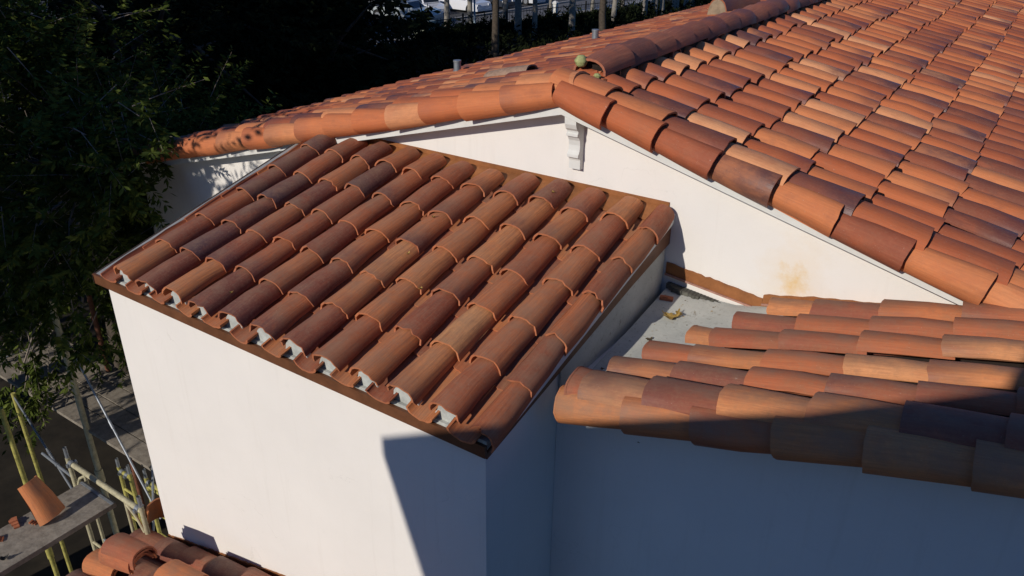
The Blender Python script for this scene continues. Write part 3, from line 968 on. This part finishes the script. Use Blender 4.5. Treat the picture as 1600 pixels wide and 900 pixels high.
pole('cross_brace', (-6.15, .82, -1.75), (-4.60, .60, -3.35), .012, M_STEEL, 'long grey brace crossing over the plank deck to the bay wall', GB, 'cross brace')
pole('cross_brace', (-6.9, .45, -2.65), (-4.7, .0, -2.95), .012, M_STEEL, 'grey brace sloping down towards the upper corner of the tile plank', GB, 'cross brace')
pole('cross_brace', (-5.2, -.05, -2.35), (-4.56, -.10, -2.30), .014, M_STEEL, 'short level grey brace joining the frame beside the single tile', GB, 'cross brace')
pole('cross_brace', (-4.3, -.1, -2.9), (-3.5, .0, -3.6), .012, M_STEEL, 'grey brace hanging below the tile plank between frame legs', GB, 'cross brace')
pole('cross_brace', (-4.7, .75, -2.5), (-4.0, .2, -2.95), .011, M_STEEL, 'bent grey guard rod between the deck corner and the near frame', GB, 'cross brace')
# planks
def plank(name, o, a, bb, h, label, group=None, nb=3):
    e = tag(empty(name, o), label, 'plank', group)
    a, bb = np.asarray(a, float), np.asarray(bb, float)
    b = MB()
    for k in range(nb):
        b.obox(bb * (k / nb) + np.array([0, 0, RNG.normal() * .003]), a, bb / nb * .985, (0, 0, -h))
    b.build('board', M_WOOD, e)
    for t in (0.012, .988):
        b = MB()
        b.obox(a * t - nrm(a) * .012 + np.array([0, 0, .003]), nrm(a) * .024, bb, (0, 0, .004))
        b.build('end_band', M_STEEL, e)
    return e
plank('scaffold_plank', (-4.30, -2.7, -2.200), (.0, 2.58, 0), (.49, 0, 0), .045, 'grey weathered plank at lower left holding a single orange tile', 'scaffold planks', nb=1)
for k in range(4):
    plank('scaffold_plank', (-8.6 + .05 * k, .80 + k * .235, -3.0 + .004 * k), (3.95 - .06 * k, 0, 0), (0, .225, 0), .04,
          ['outermost grey plank of the shaded deck, its edge bright', 'second grey plank of the shaded deck from its outer edge', 'third grey plank of the shaded deck, next to the one at the house', 'grey plank of the shaded deck nearest the house wall'][k], 'scaffold planks', nb=1)
# tile on the plank + shards
loose_tile('loose_roof_tile', (-4.08, -.52, -2.196), (-.45, -.12, .88), (.25, -.95, .0), (.80, .2, .55), 'single orange barrel tile standing on the grey scaffold plank', tint=(.72, .1, 0), w0=.24, w1=.17, L=.36, lift0=0, h0=.10, h1=.08)
for i, (x, y, sx, sy, lab) in enumerate([(-4.26, -.74, .14, .06, 'long curved orange shard on the plank left of the tile'), (-4.13, -.66, .06, .04, 'small orange shard on the plank touching the standing tile'), (-4.18, -.93, .12, .07, 'orange shard at the far left of the plank')]):
    b = MB()
    for q in range(5):
        b.obox((-sx / 2 + q * sx / 5, -sy / 2 + .01 * abs(q - 2), .0 + .012 * (2 - abs(q - 2))), (sx / 5, 0, .004 * (1 if q < 2 else -1)), (.0, sy * (1 - .15 * abs(q - 2)), 0), (0, 0, .013))
    o = b.build('tile_shard', M_SHARD); o.location = (x, y, -2.198); o.rotation_euler = (0, 0, .6 * i - .3)
    tag(o, lab, 'tile shard')
leaf('dry_leaf', (-3.92, -.98, -2.19), .035, M_BLACK, 'small dark blue black leaf lying on the plank corner', lobes=6, rot=1.1, curl=.8)

# ================================================================== vegetation
def leafcloud(mb, centers, dirs, n_per, spread, size, rng, droop=.3, tintbias=0.):
    """many small leaf blades around each twig; vectorised"""
    N = len(centers)
    C_ = np.repeat(np.asarray(centers), n_per, 0); Dd = np.repeat(np.asarray(dirs), n_per, 0)
    t = rng.random(len(C_))[:, None]
    L_ = spread * (0.7 + .6 * rng.random((len(C_), 1)))
    base = C_ + Dd * t * L_
    side = rng.normal(size=(len(C_), 3)); side -= (side * Dd).sum(1, keepdims=True) * Dd
    side /= np.linalg.norm(side, axis=1, keepdims=True) + 1e-9
    side[:, 2] *= .5
    axis = side * .85 + Dd * .5; axis[:, 2] -= droop
    axis /= np.linalg.norm(axis, axis=1, keepdims=True)
    perp = np.cross(axis, rng.normal(size=(len(C_), 3))); perp /= np.linalg.norm(perp, axis=1, keepdims=True) + 1e-9
    ln = size * (.6 + .8 * rng.random((len(C_), 1))); wd = ln * .17
    v0 = base; v1 = base + axis * ln * .5 + perp * wd; v2 = base + axis * ln; v3 = base + axis * ln * .5 - perp * wd
    V = np.stack([v0, v1, v2, v3], 1).reshape(-1, 3)
    n0 = mb.n
    mb.v.append(V)
    tt = np.zeros((len(V), 4)); tt[:, 3] = 1
    tw = np.repeat(np.repeat(rng.random(N), n_per), 4)
    tt[:, 0] = np.clip(.35 * np.repeat(rng.random(len(C_)), 4) + .6 * tw ** 2 + tintbias, 0, 1)
    mb.t.append(tt); mb.uv.append(np.zeros((len(V), 3)))
    idx = np.arange(len(C_)) * 4 + n0
    mb.f.extend(zip(idx.tolist(), (idx + 1).tolist(), (idx + 2).tolist(), (idx + 3).tolist()))
    mb.sm.extend([False] * len(C_)); mb.mi.extend([0] * len(C_))
    mb.n += len(V)

def tree(name, base, h, crown_c, crown_r, n_twig, n_leaf, twig, leaf_s, label, group, mat, seed, nlimb=9, twigmesh=True, hollow=.35, lobes=9, twig_r=.006, extra=()):
    rng = np.random.default_rng(seed)
    e = tag(empty(name, base), label, 'tree', group)
    O = np.array(base)
    cc = np.array(crown_c) - O; cr = np.array(crown_r)
    b = MB()
    top = cc + np.array([0, 0, cr[2] * .4])
    pts = [np.array([0, 0, 0]), top * np.array([.3, .3, .33]) + rng.normal(size=3) * .1, top * np.array([.65, .65, .66]) + rng.normal(size=3) * .15, top]
    b.tube([tuple(p) for p in pts], [h * .028, h * .022, h * .015, h * .005], 9)
    for k in range(nlimb):
        a = k * 2.4 + rng.random(); t = .35 + .6 * k / nlimb
        s0 = pts[1] * (1 - t) + pts[3] * t
        end = cc + np.array([math.cos(a) * cr[0] * .7, math.sin(a) * cr[1] * .7, (rng.random() - .3) * cr[2] * .8])
        mid = (s0 + end) / 2 + np.array([0, 0, .12 * h * (rng.random() - .2)])
        b.tube([tuple(s0), tuple(mid), tuple(end)], [h * .011, h * .007, h * .002], 6)
    b.build('trunk', M_BARK, e)
    xb = []
    # clumps: twig origins gathered round lobe centres, gaps between them
    lob = []
    for k in range(lobes):
        d = rng.normal(size=3); d /= np.linalg.norm(d)
        lob.append(cc + d * cr * (.35 + .45 * rng.random()))
    lob = np.array(lob)
    ci = rng.integers(0, lobes, n_twig)
    d = rng.normal(size=(n_twig, 3)); d /= np.linalg.norm(d, axis=1, keepdims=True)
    rad = (hollow + (1 - hollow) * rng.random((n_twig, 1)) ** .6)
    centers = lob[ci] + d * rad * cr * .52
    dirs = d * .8 + (centers - cc) / np.linalg.norm(centers - cc, axis=1, keepdims=True) * .6 + rng.normal(size=d.shape) * .25
    dirs[:, 2] -= .15
    dirs /= np.linalg.norm(dirs, axis=1, keepdims=True)
    if extra:
        ec, ed = [], []
        for (ex, ey, ez, er, en) in extra:
            q = rng.normal(size=(en, 3)) * np.array([er, er * .7, er]) * .55
            ec.append(np.array([ex, ey, ez]) - O + q)
            dd = np.array([ex, ey, ez]) - O - cc
            dd = dd / np.linalg.norm(dd) + rng.normal(size=(en, 3)) * .45 + np.array([0, 0, -.3])
            ed.append(dd / np.linalg.norm(dd, axis=1, keepdims=True))
            a = cc + (np.array([ex, ey, ez]) - O - cc) * .3; z_ = np.array([ex, ey, ez]) - O
            xb.append([tuple(a), tuple((a + z_) / 2 + np.array([0, 0, .12])), tuple(z_), tuple(z_ + (z_ - a) * .12 + np.array([0, 0, -.12]))])
        centers = np.concatenate([centers] + ec); dirs = np.concatenate([dirs] + ed); n_twig = len(centers)
    lm = MB()
    leafcloud(lm, centers, dirs, n_leaf, twig, leaf_s, rng)
    cro = lm.build('crown', mat, e)
    if twigmesh:
        tb = MB()
        for k in range(0, n_twig, 3):
            p = centers[k]; q = p + dirs[k] * twig * 1.15 + np.array([0, 0, -.03])
            back = p - dirs[k] * twig * .6
            tb.tube([tuple(back), tuple(p), tuple(q)], [twig_r, twig_r * .8, twig_r * .3], 4, caps=False)
        for pp in xb: tb.tube(pp, [.022, .015, .009, .003], 5, caps=False)
        tag(tb.build('twigs', M_TWIG, e), kind='stuff')
    return e
GT = 'dense trees left of the house'
tree('feathery_tree', (-9.6, 3.2, GZ), 8, (-8.7, 2.9, -1.0), (2.9, 2.1, 2.9), 1500, 46, .42, .085, 'feathery fine leaved tree reaching over the left end of the roof', GT, M_LEAF, 3, lobes=16,
     extra=[(-5.75, 1.75, .22, .42, 46), (-6.1, 1.6, .0, .45, 46), (-5.6, 1.45, -.12, .36, 34), (-6.5, 1.5, .1, .6, 70), (-6.2, 1.2, -.6, .45, 30), (-6.6, .8, -.95, .45, 26), (-6.6, .8, -1.55, .35, 20), (-5.9, .85, -1.1, .3, 14),
            (-5.75, .8, -1.65, .25, 10), (-7.2, .8, -2.5, .35, 12), (-7.9, .8, -3.2, .4, 16), (-7.2, 1.2, -1.1, .6, 44), (-8.6, 2.3, .85, .5, 60), (-8.1, 2.2, .45, .5, 56), (-9.0, 2.3, .5, .5, 56), (-7.5, 2.2, .7, .4, 40)])
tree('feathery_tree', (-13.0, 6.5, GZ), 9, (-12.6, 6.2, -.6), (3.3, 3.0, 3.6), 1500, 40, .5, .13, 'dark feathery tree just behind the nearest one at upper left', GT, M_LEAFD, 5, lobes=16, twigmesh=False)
tr = [((-14.0, 11.5), (3.2, 3.0, 2.9), 'dark tree beyond the eave of the far roof slope'), ((-18.5, 12), (4, 4, 4.2), 'broad dark tree in the upper left corner'),
      ((-20.5, 16.0), (3.6, 3.6, 3.6), 'dark tree behind the far slope, left of the parking lot view'), ((-24.5, 17.5), (4.5, 4.2, 4.2), 'tallest dark tree far back at upper left'),
      ((-27.5, 22.0), (3.4, 3.4, 3.6), 'dark tree standing closest to the road at its bend'), ((-33.0, 23.5), (4.2, 4.2, 4.4), 'dark tree between the road and the upper left corner'),
      ((-40, 29.5), (4.2, 4.2, 4.2), 'far dark tree just left of the grey parked van')]
for i, ((x, y), rr, lab) in enumerate(tr):
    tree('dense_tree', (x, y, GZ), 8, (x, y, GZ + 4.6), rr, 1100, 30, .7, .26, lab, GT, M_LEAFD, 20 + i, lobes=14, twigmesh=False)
# trees of the same planting just outside the picture: they shade the ones seen
sh_tr = [((-8.1, -1.9), (2.2, 1.5, 1.9), GZ + 7.4), ((-6.5, -2.3), (2.0, 1.1, 1.3), GZ + 7.0), ((-13.2, -2.8), (2.6, 2.4, 4.0), GZ + 8.6), ((-17.5, -2.5), (4, 3, 5.5), GZ + 9), ((-23.5, -2.5), (4, 3.2, 6), GZ + 9.5), ((-30, -1), (4.5, 3.5, 6), GZ + 9.5), ((-14.5, -8.5), (4.5, 3.5, 6), GZ + 11), ((-24, -9), (5, 4, 7), GZ + 12.5), ((-34, -6), (5, 4, 7), GZ + 12)]
for i, ((x, y), rr, cz) in enumerate(sh_tr):
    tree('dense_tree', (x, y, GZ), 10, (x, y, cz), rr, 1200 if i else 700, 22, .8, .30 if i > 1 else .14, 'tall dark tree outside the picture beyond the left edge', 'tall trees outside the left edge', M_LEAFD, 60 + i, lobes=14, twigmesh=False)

for i, ((x, y), rr, lab) in enumerate([((-30.5, 29.0), (5, 4, 2.9), 'trunk of an added shade tree whose crown is above the picture, left of the utility box'), ((-23.5, 33.5), (4.6, 4.2, 2.9), 'trunk of an added high crowned shade tree in front of the hedge'), ((-17.0, 34.0), (4.6, 4.2, 2.9), 'trunk of an added high crowned shade tree nearest the far roof slope')]):
    tree('shade_tree', (x, y, GZ), 8, (x, y, 3.4), rr, 900, 26, .7, .28, lab, 'high crowned trees added for shade along the hedge', M_LEAFD, 90 + i, lobes=14, twigmesh=False, nlimb=6)  # trees added here so their high, unseen crowns darken the hedge zone

# ground cover: dark shrubs between the house and the fence (nobody could count it)
lm = MB(); rng = np.random.default_rng(99)
N = 5200
gx = rng.random(N); gy = rng.random(N)
yy = 6 + gy * 62
x_hi = np.minimum(-7.5 + 0 * yy, -7.5); x_lo = -32.6 + np.clip((yy - 44) * .28, 0, 7) 
xx = x_lo + gx * (x_hi - x_lo)
cen = np.stack([xx, yy, GZ + .05 + rng.random(N) * .45], 1)
dr = rng.normal(size=(N, 3)); dr[:, 2] = abs(dr[:, 2]) + .4; dr /= np.linalg.norm(dr, axis=1, keepdims=True)
leafcloud(lm, cen, dr, 12, .7, .34, rng, droop=0)
tag(lm.build('ground_cover', M_GCOV), 'dark low ground cover between the house and the road', 'ground cover', kind='stuff')
# hedge along the fence
def hedge(name, x0, y0, x1, y1, hh, label, seed):
    rng = np.random.default_rng(seed)
    n = 1500
    t = rng.random(n)
    cen = np.stack([x0 + (x1 - x0) * t + rng.normal(size=n) * .35, y0 + (y1 - y0) * t + rng.normal(size=n) * .2, GZ + rng.random(n) ** .6 * hh * (1 + .12 * np.sin(t * 31))], 1)
    dr = rng.normal(size=(n, 3)); dr /= np.linalg.norm(dr, axis=1, keepdims=True)
    lm = MB(); leafcloud(lm, cen, dr, 22, .35, .16, rng, droop=0)
    e = tag(empty(name, (x0, y0, GZ)), label, 'hedge', 'clipped hedges along the fence')
    o = lm.build('foliage', M_GCOV, e); o.location = (-x0, -y0, -GZ)
    for k in range(5):
        b = MB()
        tt = (k + .5) / 5
        x, y = x0 + (x1 - x0) * tt, y0 + (y1 - y0) * tt
        b.tube([(x - x0, y - y0, 0), (x - x0 + .1, y - y0, hh * .7)], [.04, .02], 5)
        b.build('stem', M_BARK, e)
hedge('hedge', -31.0, 36.0, -29.4, 43.5, .8, 'dark hedge in front of the fence beside the utility box', 201)
hedge('hedge', -29.2, 44.2, -26.4, 55.5, .75, 'dark hedge in front of the fence behind the palm trunks', 202)

# palms
GPALM = 'palm trunks beyond the house'
palms = [(-42.7, 51.0, .19, 0, 'sunlit palm trunk standing behind the silver pickup'), (-34.75, 43.5, .20, 0, 'grey palm trunk just right of the silver pickup'),
         (-33.3, 44.3, .19, 0, 'dark palm trunk immediately left of the thin sign post'), (-31.7, 46.4, .21, 0, 'palm trunk rising from the fence line right of the dark car'),
         (-28.2, 42.8, .24, 0, 'thick blue grey shaded palm trunk nearer than the fence'), (-27.2, 43.3, .17, 0, 'dark slender palm trunk right beside the thick blue grey one'),
         (-31.8, 52.8, .17, 0, 'pale palm trunk beyond the fence above the white gate post'), (-25.4, 45.1, .22, 0, 'broad dark blue palm trunk between two pale fence bays'),
         (-29.9, 56.2, .16, 0, 'short looking pale palm trunk at the far kerb'), (-25.5, 51.3, .19, .02, 'bright sunlit palm trunk rising alone behind the far roof slope'),
         (-28.9, 59.6, .15, 0, 'dark thin palm trunk right of the lone bright one'), (-25.3, 56.2, .21, 0, 'first pale trunk of the close cluster left of the round ridge end'),
         (-24.9, 57.2, .20, 0, 'shaded blue trunk inside the close cluster'), (-24.6, 58.0, .18, -.03, 'leaning pale trunk inside the close cluster'),
         (-24.6, 60.5, .27, 0, 'thickest pale trunk of the close cluster'), (-24.4, 62.2, .19, 0, 'greenish trunk right of the thickest one in the cluster'),
         (-24.3, 63.5, .20, 0, 'last pale trunk of the cluster before the round ridge end'), (-23.6, 66.5, .22, 0, 'pale trunk partly behind the round ridge end'),
         (-23.2, 69.5, .22, 0, 'bright trunk just right of the round ridge end'), (-22.0, 71.0, .20, 0, 'second bright trunk right of the round ridge end'),
         (-20.5, 73.5, .20, 0, 'farthest right palm trunk, above the ridge caps')]
for i, (x, y, r, lean, lab) in enumerate(palms):
    rng = np.random.default_rng(300 + i)
    e = tag(empty('palm_tree', (x, y, GZ)), lab, 'palm tree', GPALM)
    b = MB()
    hh = 9.5 + rng.random() * 2.5
    P = [(lean * z * 2 + .05 * math.sin(z), 0, z) for z in np.linspace(0, hh, 12)]
    rr = [r * (1.25 if k == 0 else 1.0 + .04 * (k % 2)) * (1 - .02 * k) for k in range(12)]
    b.tube(P, rr, 10)
    b.build('trunk', M_PALM, e)
    f = MB()
    tx, tz = P[-1][0], hh
    for k in range(13):
        a = k * 2.4 + rng.random(); el = .9 - 1.3 * (k / 13)
        prev = None
        for q in range(6):
            t0, t1 = q / 6, (q + 1) / 6
            def pt(t): return np.array([tx + math.cos(a) * 2.4 * t, math.sin(a) * 2.4 * t, tz + math.sin(el) * 1.8 * t - 1.8 * t * t])
            p0, p1 = pt(t0), pt(t1)
            sd_ = np.array([-math.sin(a), math.cos(a), 0])
            for sg in (-1, 1):
                for z in range(3):
                    pa = p0 + (p1 - p0) * z / 3
                    f.add([pa, pa + sd_ * sg * .55 + (p1 - p0) * .7 + np.array([0, 0, -.25]), pa + (p1 - p0) * .14], [(0, 1, 2)], (rng.random(), 0, 0))
    f.build('crown', M_FROND, e)

# fence
def fence(pts, label):
    e = tag(empty('picket_fence', (pts[0][0], pts[0][1], GZ)), label, 'fence')
    O = np.array([pts[0][0], pts[0][1], GZ])
    rails, pick = MB(), MB()
    for (xa, ya), (xb, yb) in zip(pts[:-1], pts[1:]):
        d = np.array([xb - xa, yb - ya, 0]); L_ = np.linalg.norm(d); d /= L_
        for z in (.25, 1.15):
            rails.obox(np.array([xa, ya, GZ + z]) - O, d * L_, (.04, 0, 0), (0, 0, .05))
        for k in range(int(L_ / .28)):
            p = np.array([xa, ya, GZ]) + d * k * .28 - O
            pick.obox(p + np.array([.01, 0, .05]), (.02, 0, 0), (0, .02, 0), (0, 0, 1.25))
        p = np.array([xa, ya, GZ]) - O
        post = MB(); post.obox(p + np.array([-.03, 0, 0]), (.10, 0, 0), (0, .10, 0), (0, 0, 1.45)); post.build('post', M_FENCE, e)
    rails.build('rail', M_FENCE, e); tag(pick.build('picket', M_FENCE, e), kind='stuff')
fence([(-33.0, 38.5), (-32.2, 42), (-31.3, 46), (-30.3, 50), (-29.3, 54), (-28.3, 58), (-27.2, 63), (-26.2, 68)], 'black metal picket fence running beside the road')
for (x, y, lab) in ((-30.6, 51.6, 'white square gate post left of the broad dark palm'), (-29.2, 56.8, 'far white square gate post beside the fence')):
    b = MB(); b.box(-.16, .16, -.16, .16, 0, 1.35); b.box(-.22, .22, -.22, .22, 1.35, 1.45)
    b.add([(-.22, -.22, 1.45), (.22, -.22, 1.45), (.22, .22, 1.45), (-.22, .22, 1.45), (0, 0, 1.58)], [(0, 1, 4), (1, 2, 4), (2, 3, 4), (3, 0, 4)])
    o = b.build('gate_post', M_FASCIA); o.location = (x, y, GZ); tag(o, lab, 'gate post', 'white gate posts by the fence')
# utility box and sign post
e = tag(empty('utility_box', (-33.0, 38.9, GZ)), 'pale green utility box at the end of the fence', 'utility box')
b = MB(); b.box(-.55, .55, -.45, .45, 0.1, 1.15); b.build('cabinet', paint('pale_green_paint', (.34, .38, .30), .6, .1, 4), e)
b = MB(); b.box(-.60, .60, -.50, .50, 1.152, 1.24); b.build('lid', paint('pale_green_lid', (.40, .43, .36), .6, .1, 4), e)
b = MB(); b.box(-.7, .7, -.6, .6, 0, .1); b.build('plinth', M_CONC, e)
e = tag(empty('sign_post', (-31.45, 42.4, GZ)), 'thin pale blue sign post between two palm trunks', 'sign post')
b = MB(); b.tube([(0, 0, 0), (0, 0, 3.4)], .07, 8); b.build('post', paint('pale_blue_paint', (.32, .42, .50), .5, .1, 4), e)
b = MB(); b.box(-.02, .02, -.3, .3, 2.7, 3.4); b.build('sign_panel', paint('sign_back', (.3, .36, .40), .5, .1, 4), e)

# ---- vehicles (side profile lofted across the width)
def car(name, loc, heading, L_, W_, H_, color, label, cat='car', kind='sedan', group='vehicles in the parking lot'):
    e = tag(empty(name, loc), label, cat, group)
    e.rotation_euler = (0, 0, heading)
    wr = .33 if kind != 'pickup' else .38
    hb = H_ * .56
    gc = .22
    hl = L_ / 2
    if kind == 'sedan':
        low = [(-hl, gc + .1), (-hl + .02, hb * .98), (-hl + .55, hb * 1.06), (hl * .30, hb * 1.04), (hl * .92, hb * .84), (hl, hb * .6), (hl, gc)]
        roofp = [(-hl + .42, hb * 1.04), (-hl + 1.15, H_ * .985), (0.05, H_), (.55, H_ * .96), (hl * .48, hb * 1.03)]
    elif kind == 'suv':
        low = [(-hl, gc + .1), (-hl, hb * 1.02), (hl * .42, hb * 1.04), (hl * .93, hb * .92), (hl, hb * .65), (hl, gc)]
        roofp = [(-hl + .03, hb * 1.01), (-hl + .28, H_ * .97), (-.3, H_), (.35, H_ * .98), (hl * .52, hb * 1.03)]
    elif kind == 'pickup':
        low = [(-hl, gc + .2), (-hl, hb * 1.02), (hl * .42, hb * 1.03), (hl * .93, hb * .93), (hl, hb * .62), (hl, gc + .1)]
        roofp = [(-.55, hb * 1.02), (-.45, H_ * .97), (.1, H_), (.55, H_ * .98), (hl * .48, hb * 1.02)]
    else:   # van
        low = [(-hl, gc + .1), (-hl, hb), (hl * .78, hb), (hl * .97, hb * .78), (hl, hb * .5), (hl, gc)]
        roofp = [(-hl + .0, hb * .99), (-hl + .05, H_ * .98), (-.3, H_), (hl * .35, H_ * .97), (hl * .78, hb * .99)]
    def wheelcuts(profile):
        pts = []
        for cx in (hl * .62, -hl * .60):
            arc = [(cx + math.cos(t) * wr * 1.18, wr + math.sin(t) * wr * 1.18) for t in np.linspace(0, math.pi, 8)]
            pts += [(arc[0][0], gc)] + arc + [(arc[-1][0], gc)]
        return profile + pts
    def loft(b, prof, wmid, wtop, ztop, z0):
        n = len(prof)
        vs = []
        for sy in (-1, 1):
            for (x, z) in prof:
                t = max(0, (z - z0) / (ztop - z0)) if ztop > z0 else 0
                wv = wmid * (1 - t) + wtop * t
                vs.append((x, sy * wv, z))
        # sides as ngon, rims as quads
        fs = [(i, (i + 1) % n, (i + 1) % n + n, i + n) for i in range(n)]
        b.add(vs, fs + [tuple(range(n))[::-1], tuple(range(n, 2 * n))])
    pm = M_CARP.setdefault(color, carpaint(color))
    b = MB(); loft(b, wheelcuts(low), W_ / 2, W_ / 2 * .96, hb, gc); body = b.build('body', pm, e)
    b = MB(); loft(b, roofp + [], W_ / 2 * .93, W_ / 2 * .74, H_, hb); cab = b.build('cabin', pm, e)
    # windows: side glass, windscreen, rear glass, proud of the cabin by a few mm
    def gl(b, quad):
        b.add(quad, [tuple(range(len(quad)))])
    z0, z1 = hb * 1.06, H_ * .93
    def wy(z): 
        t = (z - hb) / (H_ - hb); return W_ / 2 * (.93 * (1 - t) + .74 * t) + .006
    xa, xb = roofp[0][0], roofp[-1][0]
    xta, xtb = roofp[1][0], roofp[-2][0]
    for sy in (-1, 1):
        xs = [(xa + .18, xta + .12), (.5 * (xa + xb) - .25, .5 * (xa + xb) - .25), (.5 * (xa + xb) - .17, .5 * (xa + xb) - .17), (xb - .18, xtb - .06)]
        for (p, q) in ((xs[0], xs[1]), (xs[2], xs[3])):
            b = MB(); gl(b, [(p[0], sy * wy(z0), z0), (q[0], sy * wy(z0), z0), (q[1], sy * wy(z1), z1), (p[1], sy * wy(z1), z1)]); b.build('side_window', M_GLASSD, cab)
    b = MB()
    dx = .02
    gl(b, [(xb + dx - .06, -wy(z0) * .92, z0 + .02), (xb + dx - .06, wy(z0) * .92, z0 + .02), (xtb + dx + .07, wy(z1) * .9, z1), (xtb + dx + .07, -wy(z1) * .9, z1)])
    b.build('windscreen', M_GLASSD, cab)
    for sx in (hl * .62, -hl * .60):
        for sy in (-1, 1):
            b = MB(); b.tube([(sx, sy * (W_ / 2 - .02), wr), (sx, sy * (W_ / 2 - .22), wr)], wr, 16); wo = b.build('wheel', M_BLACK, e)
            b = MB(); b.tube([(sx, sy * (W_ / 2 - .008), wr), (sx, sy * (W_ / 2 - .1), wr)], wr * .62, 12); b.build('rim', M_STEEL, wo)
    for sy in (-1, 1):
        b = MB(); b.box(hl - .10, hl + .01, sy * W_ * .36 - .14, sy * W_ * .36 + .14, hb * .62, hb * .80); b.build('headlight', M_HEAD, e)
    b = MB(); b.box(hl - .02, hl + .05, -W_ * .47, W_ * .47, gc, gc + .18); b.build('bumper', M_STEEL if kind == 'pickup' else pm, e)
    if kind == 'pickup':
        b = MB(); b.box(-hl + .1, -.62, -W_ / 2 + .12, W_ / 2 - .12, hb * 1.021, hb * 1.03); b.build('bed_cover', M_BLACK, e)
    return e
car('parked_pickup', (-40.2, 45.1, GZ), R(8), 5.9, 1.95, 1.75, (.42, .47, .48), 'long silver pickup truck parked nearest the road', 'pickup truck', 'pickup')
car('parked_car', (-41.9, 49.6, GZ), R(-14), 4.5, 1.8, 1.5, (.72, .74, .76), 'white sedan parked behind the silver pickup', kind='sedan')
car('parked_car', (-40.0, 52.5, GZ), R(-6), 4.5, 1.85, 1.66, (.70, .72, .75), 'white SUV right of the white sedan, facing the road', kind='suv')
car('parked_car', (-40.2, 56.3, GZ), R(-4), 4.5, 1.85, 1.55, (.03, .035, .045), 'dark blue black car with bright headlight beside the white SUV', kind='sedan')
car('parked_car', (-39.6, 60.2, GZ), R(-4), 4.6, 1.85, 1.7, (.62, .64, .66), 'pale grey SUV right of the dark car, half out of frame', kind='suv')
car('parked_car', (-41.8, 40.3, GZ), R(6), 4.4, 1.8, 1.5, (.10, .13, .17), 'dark blue sedan half hidden by branches left of the pickup', kind='sedan')
car('parked_van', (-45.5, 49.3, GZ), R(4), 6.2, 2.1, 2.5, (.10, .11, .12), 'large dark grey box van behind the silver pickup', 'van', 'van')
car('parked_car', (-47.8, 57.0, GZ), R(0), 4.5, 1.8, 1.5, (.65, .67, .7), 'white sedan in the second row behind the white SUV', kind='sedan')

# ================================================================== neighbouring wing behind the camera: casts the big wall shadow
nb = tag(empty('neighbouring_building', (0, -5, GZ)), 'stucco building behind the viewpoint whose shadow falls on the bay wall', 'building')
b = MB()
prof = [(-.60, GZ), (8.8, GZ), (8.8, 2.5), (3.2, 4.1), (1.75, 3.78), (1.03, 3.62), (.44, 3.30), (.28, 3.23), (-.60, 2.80)]
b.prism([(x, z - GZ) for x, z in prof], 'y', -4.5, -.002)
o = b.build('wall', M_OCC, nb)
b = MB()
prof = [(-1.54, 2.24), (-1.54, 2.36), (-.80, 2.75), (.28, 3.27), (.44, 3.34), (1.03, 3.70), (1.75, 3.86), (3.2, 4.2), (9, 2.56), (9, 2.44), (3.2, 4.08), (1.75, 3.74), (1.03, 3.58), (.44, 3.22), (.28, 3.15), (-.86, 2.54)]
b.prism([(x, z - GZ) for x, z in prof], 'y', -4.6, 0)
o = b.build('roof', M_RIDGE, nb)
b = MB(); b.box(1.04, 1.74, -1.0, -.004, 9.5, 10.08); b.box(1.02, 1.76, -1.02, .0, 10.08, 10.14)
b.build('chimney', M_OCC, o)
